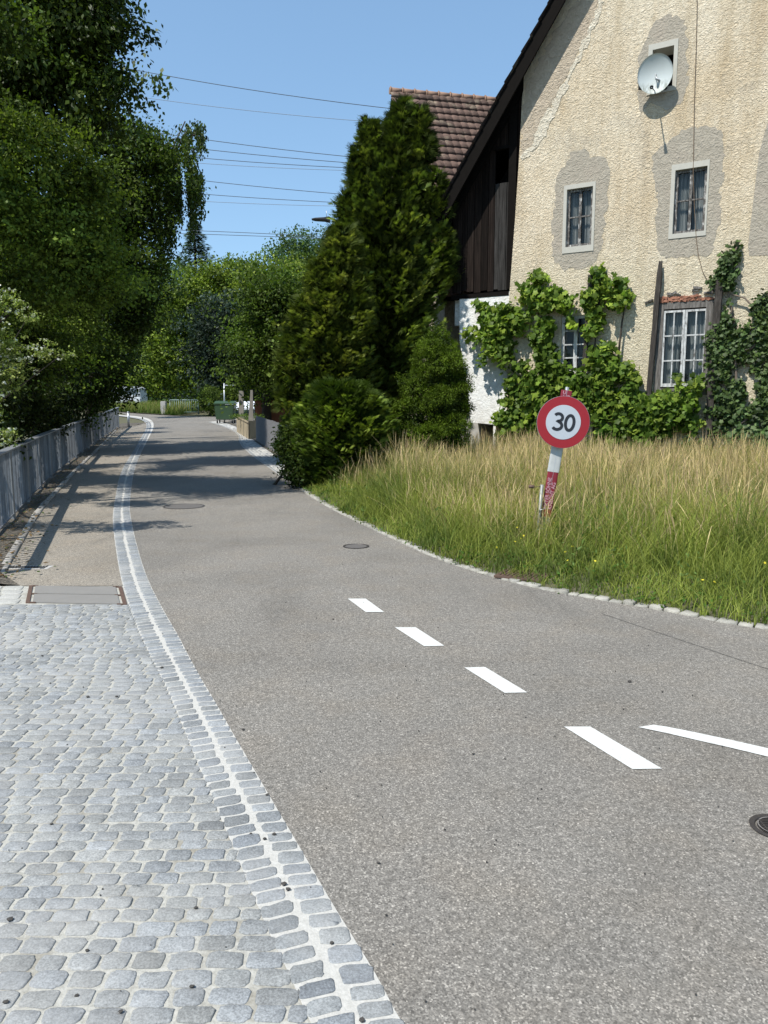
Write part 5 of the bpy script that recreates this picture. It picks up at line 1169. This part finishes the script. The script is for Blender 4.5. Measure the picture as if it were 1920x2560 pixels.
# ================================================================== RAILING, SIGN, SMALL THINGS
import itertools
t = thing('railing', 'long grey metal railing with upright bars along the left side of the footpath', 'railing', (fl[0].x, fl[0].y, 0))
cumf = np.concatenate([[0], np.cumsum([(b-a).length for a, b in zip(fl_s, fl_s[1:])])]); FX = [p.x for p in fl_s]; FY = [p.y for p in fl_s]
def fp(s): x, y = float(np.interp(s, cumf, FX)), float(np.interp(s, cumf, FY)); return Vector((x, y, T(y)))
tot = cumf[-1]; RH = 1.0; step = 2.0; s0 = .05
def obox(bm, a, b, w, h, z):   # bar from a to b, w across, h high, centre raised z
    d = b-a; L = d.length; m = Matrix.Translation((a+b)/2+Vector((0, 0, z))) @ d.to_track_quat('X', 'Z').to_matrix().to_4x4()
    return box(bm, (0, 0, 0), (L, w, h), m)
while s0 < tot-.3:
    s1 = min(s0+step, tot); bm = bmesh.new(); lay = bm.verts.layers.float_color.new('Col'); k = s0+.06
    while k < s1-.03:
        a = fp(k); d = (fp(min(k+.1, tot))-fp(k-.05)).normalized()
        m = Matrix.Translation(a+Vector((0, 0, .08+(RH-.1)/2))) @ d.to_track_quat('X', 'Z').to_matrix().to_4x4(); vs = box(bm, (0, 0, 0), (.014, .027, RH-.12), m @ Matrix.Rotation(random.uniform(-.15, .15), 4, 'Z')); tn_ = random.uniform(.7, 1.3)
        for v in vs: v[lay] = (.17*tn_, .182*tn_, .195*tn_, 1)
        k += .13
    for v in obox(bm, fp(s0+.03), fp(s1-.03), .05, .014, .085): v[lay] = (.12, .13, .145, 1)
    obj('bar_panel', bm, M_railing, t)
    bm = bmesh.new(); a = fp(s0); box(bm, a+Vector((0, 0, RH/2-.05)), (.05, .05, RH+.05)); obj('post', bm, M_rail_top, t)
    bm = bmesh.new(); obox(bm, fp(s0-.0), fp(s1-.012), .13, .02, RH+.01); obj('handrail', bm, M_rail_top, t)
    s0 = s1
bm = bmesh.new(); box(bm, fp(0)+Vector((0, 0, RH/2-.05)), (.05, .05, RH+.05)); obj('post', bm, M_rail_top, t)
# ---- speed sign ------------------------------------------------------------
base = G(1166*S_, 1192*S_); topp = at(1224*S_, 846*S_, base.y); dv = (topp-base); Ls = dv.length; up_ = dv.normalized()
face = Vector((-.12, -1, .0)); face = (face-up_*face.dot(up_)).normalized(); side = up_.cross(face).normalized()
if side.x < 0: side = -side
SM = Matrix(((side.x, -face.x, up_.x, base.x), (side.y, -face.y, up_.y, base.y), (side.z, -face.z, up_.z, base.z), (0, 0, 0, 1)))   # local x right, y away from viewer, z up the post
sign = thing('speed_sign', 'round red ringed sign reading 30 on a leaning post in the long grass', 'traffic sign', base)
def smat(name, c, r=.5, **k): return simple(name, c, r, k.get('v', .08), k.get('s', 10), 0, k.get('b', .1))
M_red = smat('sign_red', (.27, .009, .016), .45); M_sw = smat('sign_white', (.42, .45, .49), .45); M_blk = smat('sign_black', (.012, .014, .02), .5)
M_sl_r = smat('sleeve_red', (.20, .013, .025), .45, v=.3, s=14); M_sl_w = smat('sleeve_white', (.42, .43, .42), .45, v=.3, s=9); M_sl_g = smat('sleeve_grey', (.27, .28, .26), .5, v=.3, s=9)
dz = (at(1215*S_, 912*S_, base.y)-base).dot(up_); dx = (at(1215*S_, 912*S_, base.y)-base).dot(side)
rd = 63.5/FPX*base.y*1.0
def disc(r, y0, y1, n=64):
    bm = bmesh.new(); A = [bm.verts.new(SM @ Vector((dx+r*math.cos(k/n*6.2832), y0, dz+r*math.sin(k/n*6.2832)))) for k in range(n)]; B = [bm.verts.new(SM @ Vector((dx+r*math.cos(k/n*6.2832), y1, dz+r*math.sin(k/n*6.2832)))) for k in range(n)]
    bm.faces.new(A); bm.faces.new(B[::-1])
    for k in range(n): bm.faces.new((A[k], A[(k+1) % n], B[(k+1) % n], B[k]))
    bmesh.ops.recalc_face_normals(bm, faces=bm.faces[:]); return bm
dsk = obj('disc', disc(rd, -.075, -.07), M_red, sign)
obj('white_centre', disc(rd*.665, -.078, -.0755), M_sw, dsk)
obj('disc_back', disc(rd*1.01, -.0695, -.055), M_galv, dsk)
def text_mesh(txt, size, sx=1., rot=0., off=0.):
    cu = bpy.data.curves.new('t', 'FONT'); cu.body = txt; cu.size = size; cu.align_x = 'CENTER'; cu.align_y = 'CENTER'; cu.extrude = .0006; cu.offset = off; cu.resolution_u = 6
    o = bpy.data.objects.new('t', cu); C.objects.link(o); dg = bpy.context.evaluated_depsgraph_get(); me = bpy.data.meshes.new_from_object(o.evaluated_get(dg)); bpy.data.objects.remove(o)
    bm = bmesh.new(); bm.from_mesh(me); bpy.data.meshes.remove(me)
    bmesh.ops.transform(bm, matrix=Matrix.Rotation(rot, 4, 'Z') @ Matrix.Diagonal((sx, 1, 1, 1)), verts=bm.verts[:]); return bm
def put_text(name, txt, size, x, z, y, mat, parent, sx=1., rot=0., off=0.):
    bm = text_mesh(txt, size, sx, rot, off)
    for v in bm.verts: v.co = SM @ Vector((x+v.co.x, y-v.co.z, z+v.co.y))
    return obj(name, bm, mat, parent)
# numerals drawn as round-ended strokes, like the sign's own lettering
def strokes(name, lines, w, y, mat, parent):
    bm = bmesh.new()
    for l in lines:
        n = len(l); L = [Vector(p) for p in l]
        lf, rt = [], []
        for i, p in enumerate(L):
            tq = (L[min(i+1, n-1)]-L[max(i-1, 0)]).normalized(); nq = Vector((-tq.y, tq.x)); lf.append(p+nq*w/2); rt.append(p-nq*w/2)
        for i in range(n-1):
            vs = [bm.verts.new(SM @ Vector((q.x, y, q.y))) for q in (lf[i], lf[i+1], rt[i+1], rt[i])]; bm.faces.new(vs)
    bmesh.ops.remove_doubles(bm, verts=bm.verts[:], dist=.0004); bmesh.ops.recalc_face_normals(bm, faces=bm.faces[:])
    return obj(name, bm, mat, parent)
H = rd*.61; cx3 = dx-.056*rd/.285; cx0 = dx+.070*rd/.285
def arc(cx, cz, rx, rz, a0, a1, n=20): return [(cx+rx*math.cos(R(a0+(a1-a0)*i/n)), cz+rz*math.sin(R(a0+(a1-a0)*i/n))) for i in range(n+1)]
rx3 = H*.30; three = arc(cx3-.004, dz+H*.265, rx3*.85, H*.235, 150, -80)+[(cx3-.018, dz+.012)]+arc(cx3-.006, dz-H*.245, rx3, H*.255, 85, -145)[1:]
o = strokes('numeral_three', [three], H*.185, -.0805, M_blk, dsk)
o = strokes('numeral_zero', [arc(cx0, dz+.002, H*.26, H*.47, 0, 360, 40)], H*.185, -.0805, M_blk, dsk)
# flat sleeve round the post
def sleeve(z0, z1, mat, w=.125, d=.05, name='sleeve'):
    bm = bmesh.new(); n = 20; rr = []
    for z in (z0, z1):
        ring = []
        for k in range(n):
            a = k/n*6.2832; c_, s_ = math.cos(a), math.sin(a); ring.append(bm.verts.new(SM @ Vector((np.sign(c_)*abs(c_)**.45*w/2, .005+np.sign(s_)*abs(s_)**.45*d/2, z))))
        rr.append(ring)
    for k in range(n): bm.faces.new((rr[0][k], rr[0][(k+1) % n], rr[1][(k+1) % n], rr[1][k]))
    bm.faces.new(rr[1]); bm.faces.new(rr[0][::-1]); bmesh.ops.recalc_face_normals(bm, faces=bm.faces[:]); return obj(name, bm, mat, sign)
def zpx(x, y): return (at(x*S_, y*S_, base.y)-base).dot(up_)
z_a, z_b, z_c, z_d = zpx(1222, 843), zpx(1200, 1020), zpx(1187, 1117), zpx(1176, 1175)
sleeve(z_a-.09, z_a, M_sl_r, .12); sleeve(z_b, dz-.15, M_sl_w, .13); rs = sleeve(z_c, z_b-.0015, M_sl_r, .118); sleeve(-.05, z_c-.0015, M_sl_g, .105)
sleeve(dz-.149, z_a-.092, M_sl_w, .115, .048)
rs['label'] = 'red sleeve section with two lines of white lettering'
zc_ = (z_b+z_c)/2; M_let = smat('sleeve_lettering', (.48, .25, .29), .5)
put_text('lettering', 'MEYER SÖHNE', .057, -.024, zc_+.012, -.0225, M_let, rs, .94, R(90), .001)
put_text('lettering', 'KNECHT AG', .057, .028, zc_-.012, -.0225, M_let, rs, .94, R(90), .001)
put_text('lettering', 'U', .05, -.022, z_a-.028, -.0225, M_let, sign, 1, 0, .001); put_text('lettering', 'J', .045, -.026, z_a-.068, -.0225, M_let, sign, 1, 0, .001); put_text('lettering', 'n', .06, .026, z_a-.062, -.0225, M_let, sign, 1, 0, .001)
bm = bmesh.new(); tube(bm, [SM @ Vector((0, 0, -.1)), SM @ Vector((0, .0, z_a+.035))], .0205, 12); obj('post', bm, M_galv, sign)
for zz in (dz+.1, dz-.1):
    bm = bmesh.new(); vs = box(bm, (dx, -.045, zz), (.12, .02, .03)); bmesh.ops.transform(bm, matrix=SM, verts=bm.verts[:]); obj('clamp', bm, M_galv, sign)
# short stake beside the sign
pb, pt = G(1157*S_, 1194*S_), at(1171*S_, 1047*S_, base.y-.03)
t = thing('marker_stake', 'thin grey metal stake with clamps standing just left of the sign sleeve', 'stake', pb)
bm = bmesh.new(); tube(bm, [pb-Vector((0, 0, .1)), pt], .019, 10); obj('tube', bm, simple('dull_steel', (.25, .26, .245), .55, .25, 20, .5), t)
ph = at(1150*S_, 1052*S_, pt.y-.02)
bm = bmesh.new(); tube(bm, [pt-Vector((0, 0, .02)), ph], .004, 6); tube(bm, [ph-Vector((.04, 0, -.005)), ph+Vector((.02, 0, .002))], [.017, .02], 8); obj('cross_bolt', bm, M_rust, t)
for f_, dx_ in ((.33, .05), (.62, .06), (.16, -.14)):
    p = pb.lerp(pt, f_); bm = bmesh.new(); tube(bm, [p+Vector((-.03, -.022, 0)), p+Vector((dx_, -.03, .03 if dx_ > 0 else 0))], .005, 6); obj('wire_tie', bm, M_galv, t)
# ---- overhead power lines ------------------------------------------------------
M_wire = simple('wire', (.06, .075, .10), .6); M_wire2 = simple('pale_wire', (.2, .24, .3), .6)
WL = [(343, 176, 640, 228, 964, 270, 0), (339, 241, 640, 280, 910, 303, 1), (498, 347, 640, 366, 875, 392, 0), (482, 370, 640, 387, 871, 407, 0), (490, 394, 640, 406, 860, 419, 0), (498, 408, 640, 417, 860, 426, 1), (502, 451, 640, 466, 837, 484, 0), (505, 485, 640, 495, 837, 506, 0), (502, 503, 640, 510, 833, 515, 1), (409, 574, 640, 581, 817, 592, 0), (521, 586, 640, 590, 817, 597, 0)]
LW = ['topmost', 'second from the top', 'third from the top', 'fourth from the top', 'fifth from the top', 'sixth from the top', 'seventh from the top', 'eighth from the top', 'third from the bottom', 'second from the bottom', 'lowest']
for i, (x0, y0, x1, y1, x2, y2, kd2) in enumerate(WL):
    Y0 = 70+i*1.5; c0, c1, c2 = np.linalg.solve(np.array([[x*x, x, 1] for x in (x0, x1, x2)], float), np.array([y0, y1, y2], float))
    c0 = min(max(c0, -6e-5), 3e-5); b1 = (y2-y0)/(x2-x0)-c0*(x2+x0); b0 = y0-c0*x0*x0-b1*x0
    P = [at(x, c0*x*x+b1*x+b0, Y0) for x in range(60, 1341, 80)]
    bm = bmesh.new(); tube(bm, P, (.024 if kd2 else .03), 5); o = obj('power_line', bm, M_wire2 if kd2 else M_wire)
    tag(o, ('faint ' if kd2 else '')+'overhead wire across the sky, '+LW[i], 'power line', 'overhead wires')
# ---- street lamp -----------------------------------------------------------------
hp = at(712*S_, 474*S_, 26.); lp = Vector((hp.x+.06, 26.2, T(26)))
t = thing('street_lamp', 'street lamp with flat dark head poking out left of the cypress', 'street lamp', lp)
bm = bmesh.new(); tube(bm, [lp, Vector((lp.x, lp.y, hp.z-.1))], [.07, .045], 10); obj('pole', bm, M_galv, t)
bm = bmesh.new(); tip = at(672*S_, 474*S_, 26.); d = tip-hp; vs = []
for f_, w_, h_ in ((0, .14, .10), (.1, .15, .11), (.3, .17, .06), (.8, .15, .04), (1., .09, .02)):
    p = hp+d*f_+Vector((.02, 0, 0)); vs.append([bm.verts.new(p+Vector((0, a*w_, b*h_))) for a, b in ((-1, -.7), (1, -.7), (1, .6), (-1, .6))])
for a, b in zip(vs, vs[1:]):
    for k in range(4): bm.faces.new((a[k], a[(k+1) % 4], b[(k+1) % 4], b[k]))
bm.faces.new(vs[0]); bm.faces.new(vs[-1]); bmesh.ops.recalc_face_normals(bm, faces=bm.faces[:]); bmesh.ops.bevel(bm, geom=bm.edges[:], offset=.01, segments=1, affect='EDGES')
obj('lamp_head', bm, simple('lamp_black', (.02, .022, .025), .5), t)
bm = bmesh.new(); tube(bm, [hp+Vector((-.1, 0, .04)), hp+Vector((-.1, 0, .28))], .008, 5); obj('antenna', bm, M_galv, t)
# ---- far side: van, railing, bin, trailer ------------------------------------------
vb = at(318*S_, 872*S_, 63.2); vz = T(63)
t = thing('parked_van', 'white van parked behind the long grass at the far bend', 'van', (vb.x, 63.2, vz))
zt = at(300*S_, 835*S_, 63.2).z; xr = at(311*S_, 840*S_, 63.2).x; xl = xr-4.4; Hh = zt-vz
prof = [(xl, .35), (xl+.1, 1.0), (xl+.9, 1.15), (xl+1.6, Hh-.06), (xl+2.1, Hh), (xr-.5, Hh), (xr-.12, Hh-.12), (xr-.02, Hh-.75), (xr, .9), (xr, .35)]
bm = bmesh.new(); prism(bm, [Vector((x, 62.3, vz+z)) for x, z in prof], Vector((0, 1.8, 0))); bmesh.ops.bevel(bm, geom=bm.edges[:], offset=.05, segments=2, affect='EDGES')
obj('body', bm, simple('van_paint', (.62, .65, .68), .3, .04), t)
M_vg = simple('van_glass', (.10, .13, .16), .15, .1)
zw0, zw1 = Hh-.62, Hh-.20
for a, b in ((xl+1.45, xl+2.25), (xl+2.32, xl+3.2), (xl+3.27, xr-.22)):
    bm = bmesh.new(); prism(bm, [Vector((a, 62.27, vz+zw0)), Vector((b, 62.27, vz+zw0)), Vector((b-.03, 62.27, vz+zw1)), Vector((a+(.22 if a < xl+1.5 else .03), 62.27, vz+zw1))], Vector((0, .05, 0))); obj('window', bm, M_vg, t)
for x in (xl+.8, xr-.8):
    bm = bmesh.new(); bmesh.ops.create_cone(bm, cap_ends=True, segments=20, radius1=.34, radius2=.34, depth=.22, matrix=Matrix.Translation((x, 62.35, vz+.34)) @ Matrix.Rotation(R(90), 4, 'X')); w_ = obj('wheel', bm, M_black, t)
    bm = bmesh.new(); bmesh.ops.create_cone(bm, cap_ends=True, segments=16, radius1=.2, radius2=.2, depth=.02, matrix=Matrix.Translation((x, 62.22, vz+.34)) @ Matrix.Rotation(R(90), 4, 'X')); obj('rim', bm, M_galv, w_)
a, b = G(426, 1036), G(496, 1036); zt = at(460, 1000, a.y).z-a.z
t = thing('far_railing', 'short pale green metal railing at the far side of the bend', 'railing', a)
M_gr = simple('green_rail', (.22, .30, .27), .5)
bm = bmesh.new(); tube(bm, [a+Vector((0, 0, zt)), b+Vector((0, 0, zt))], .03, 8); obj('handrail', bm, M_gr, t); bm = bmesh.new(); tube(bm, [a+Vector((0, 0, .16)), b+Vector((0, 0, .16))], .025, 6); obj('bottom_rail', bm, M_gr, t)
for k in range(14):
    p = a.lerp(b, k/13); bm = bmesh.new(); tube(bm, [p+Vector((0, 0, 0 if k in (0, 13) else .16)), p+Vector((0, 0, zt))], .03 if k in (0, 13) else .013, 6); obj('bar' if k not in (0, 13) else 'post', bm, M_gr, t)
p = G(410, 1037); bm = bmesh.new(); box(bm, p+Vector((0, 0, .45)), (.38, .3, .95)); bmesh.ops.bevel(bm, geom=bm.edges[:], offset=.04, segments=2, affect='EDGES')
tag(obj('stone_post', bm, M_concrete), 'short dark stone post left of the far railing', 'post')
# wheeled bin
p = G(565, 1058); k = FPX/p.y; W_ = 36/k*1.35; HB = (1058-1003)/k
t = thing('wheeled_bin', 'dark green four wheeled waste container standing on the driveway', 'waste bin', p)
M_bin = simple('bin_green', (.028, .062, .026), .5, .2, 5)
bm = bmesh.new(); d_ = .9
for f0, f1, w0, w1 in ((.16, .84, .43, .5),):
    lo = [Vector((sx*W_*w0, sy*d_*w0, HB*f0)) for sx, sy in ((-1, -1), (1, -1), (1, 1), (-1, 1))]; hi = [Vector((sx*W_*w1, sy*d_*w1, HB*f1)) for sx, sy in ((-1, -1), (1, -1), (1, 1), (-1, 1))]
    A = [bm.verts.new(p+q) for q in lo]; B = [bm.verts.new(p+q) for q in hi]
    for i in range(4): bm.faces.new((A[i], A[(i+1) % 4], B[(i+1) % 4], B[i]))
    bm.faces.new(A[::-1]); bm.faces.new(B)
bmesh.ops.bevel(bm, geom=bm.edges[:], offset=.03, segments=2, affect='EDGES'); obj('body', bm, M_bin, t)
bm = bmesh.new(); box(bm, p+Vector((0, 0, HB*.87)), (W_*1.07, d_*1.07, HB*.05)); 
vs = [bm.verts.new(p+Vector((sx*W_*.5, y_, z_))) for sx in (-1, 1) for y_, z_ in ((-d_*.5, HB*.895), (-d_*.2, HB*.97), (d_*.2, HB*1.0), (d_*.5, HB*.895))]
for i in range(3): bm.faces.new((vs[i], vs[i+1], vs[i+5], vs[i+4]))
bm.faces.new(vs[:4]); bm.faces.new(vs[4:][::-1]); obj('lid', bm, M_bin, t)
for sx, sy in itertools.product((-.38, .38), (-.36, .36)):
    bm = bmesh.new(); c_ = p+Vector((sx*W_, sy*d_, .09)); tube(bm, [c_-Vector((.025, 0, 0)), c_+Vector((.025, 0, 0))], .09, 12); obj('wheel', bm, M_black, t)
# white roofed cart beside it
p = at(590, 1050, 45.5); p.z = T(45.5); k = FPX/45.5; ztop = at(590, 1003, 45.5).z-p.z; zmid = at(590, 1024, 45.5).z-p.z; wl = 66/k
t = thing('market_cart', 'low white roofed cart with open dark underside behind the green bin', 'cart', p)
bm = bmesh.new(); x0, x1 = at(563, 1050, 45.5).x, at(563, 1050, 45.5).x+wl*1.25
prism(bm, [Vector((x0-.12, 44.8, p.z+zmid)), Vector((x0-.12, 44.8, p.z+zmid+.09)), Vector((x0+.05, 45.8, p.z+ztop)), Vector((x0+.05, 46.4, p.z+ztop)), Vector((x0, 46.4, p.z+zmid))], Vector((x1-x0, 0, 0))); obj('cover', bm, simple('white_sheet', (.62, .65, .68), .5, .1), t)
bm = bmesh.new(); box(bm, Vector(((x0+x1)/2, 45.7, p.z+.35)), (x1-x0-.2, .9, .1)); obj('deck', bm, M_dark, t)
for x, y in itertools.product((x0+.1, x1-.1), (44.95, 46.3)):
    bm = bmesh.new(); tube(bm, [Vector((x, y, p.z+.05)), Vector((x, y, p.z+zmid+.02))], .03, 6); obj('leg', bm, M_galv, t)
# thin clothes-line frame
pf = G(561, 1058); t = thing('frame_post', 'thin grey post with a cross bar rising behind the green bin', 'post', pf)
bm = bmesh.new(); zt = at(565, 958, pf.y).z; tube(bm, [pf, Vector((pf.x+.05, pf.y, zt))], .035, 6); obj('upright', bm, M_galv, t)
bm = bmesh.new(); tube(bm, [Vector((pf.x+.0, pf.y, zt-.12)), Vector((pf.x+.75, pf.y+.1, zt-.12))], .03, 6); obj('cross_bar', bm, M_galv, t)
# planter wall with upright boards
a, b = G(592, 1080), G(622, 1098); a2 = a+Vector((.15, .9, 0)); b2 = b+Vector((.4, .9, 0))
t = thing('planter_box', 'weathered timber planter at the corner of the driveway', 'planter', a)
M_pl = simple('planter_wood', (.30, .24, .15), .9, .4, 6)
M_gp = simple('grey_plank', (.22, .205, .18), .9, .35, 5)
zt = at(592, 1040, a.y).z-a.z
for q0, q1, nm in ((a, b, 'front_panel'), (b, b2, 'side_panel'), (a, a2, 'side_panel')):
    bm = bmesh.new(); prism(bm, [q0, q1, q1+Vector((0, 0, zt*.92)), q0+Vector((0, 0, zt))], Vector((.04, .05, 0))); obj(nm, bm, M_pl, t)
bm = bmesh.new(); prism(bm, [a+Vector((0, 0, zt*.85)), b+Vector((0, 0, zt*.8)), b2+Vector((0, 0, zt*.8)), a2+Vector((0, 0, zt*.85))], Vector((0, 0, .04))); obj('soil', bm, M_litter, t)
foliage('planting', [((a.x+b.x)/2+.2, (a.y+b.y)/2+.4, a.z+zt, .7, .4, .12)], 60, 12, .08, .07, [(.09, .14, .03)], M_leaf, t, lump=0)['kind'] = 'stuff'
for lab, x0, x1, y0, y1, ztp, slant in (('broad grey upright board standing behind the planter', 597, 609, 1082, 1082, 977, 0), ('narrow leaning grey board beside the garden tree trunk', 618, 634, 1094, 1094, 975, 8)):
    p0, p1 = G(x0, y0+4), G(x1, y1+4); Yb_ = p0.y+.6; A = [at(x0, y0, Yb_), at(x1, y0, Yb_), at(x1-slant*.3, ztp, Yb_), at(x0+slant, ztp, Yb_)]; A[0].z = A[1].z = T(Yb_)
    bm = bmesh.new(); prism(bm, A, Vector((0, .06, 0))); tag(obj('wooden_board', bm, M_gp), lab, 'board')
# picket fence on the right
a, b = G(641, 1102), G(690, 1133); e = b+(b-a).normalized()*3.2; zf = .98
t = thing('picket_fence', 'grey wooden picket fence in front of the garden on the right of the road', 'fence', a)
L = (e-a).length; n = int(L/.13); M_pk = simple('grey_picket', (.15, .15, .155), .9, .35, 9)
for k in range(n):
    p = a.lerp(e, (k+.5)/n); p.z = T(p.y); d = (e-a).normalized(); bm = bmesh.new(); m = Matrix.Translation(p+Vector((0, 0, zf/2))) @ Vector((d.x, d.y, 0)).to_track_quat('X', 'Z').to_matrix().to_4x4()
    vs = box(bm, (0, 0, 0), (.115, .02, zf+random.uniform(-.03, .03)), m); obj('picket', bm, M_pk, t)
for z in (.25, .75):
    bm = bmesh.new(); nn_ = Vector((-(e-a).y, (e-a).x, 0)).normalized()*.04; q0, q1 = a.copy(), e.copy(); q0.z = T(a.y)+z; q1.z = T(e.y)+z; off_ = Vector((.04, .0, 0)); obox(bm, q0+off_, q1+off_, .03, .06, 0); obj('rail', bm, M_pk, t)
# terracotta shed glimpsed between the trees
p = at(690, 1060, 37); t = thing('garden_shed', 'low terracotta coloured shed wall glimpsed behind the picket fence', 'shed', (p.x, 37, T(37)))
z0, z1 = T(37), at(690, 1000, 37).z
bm = bmesh.new(); box(bm, (p.x+.7, 38.2, (z0+z1)/2), (3.4, 2.4, z1-z0)); obj('wall', bm, simple('terracotta', (.30, .12, .065), .9, .2), t)
bm = bmesh.new(); prism(bm, [Vector((p.x-1.2, 36.8, z1)), Vector((p.x-1.2, 39.6, z1)), Vector((p.x-1.2, 38.2, z1+.7))], Vector((3.9, 0, 0))); obj('roof', bm, M_dark, t)
# small post at the end of the railing
p = G(322, 1068); bm = bmesh.new(); tube(bm, [p, p+Vector((0, 0, .75))], .06, 10); tube(bm, [p+Vector((0, 0, .75)), p+Vector((0, 0, .8))], [.07, .04], 10)
tag(obj('bollard', bm, M_galv), 'small pale bollard beside the far end of the long railing', 'bollard')
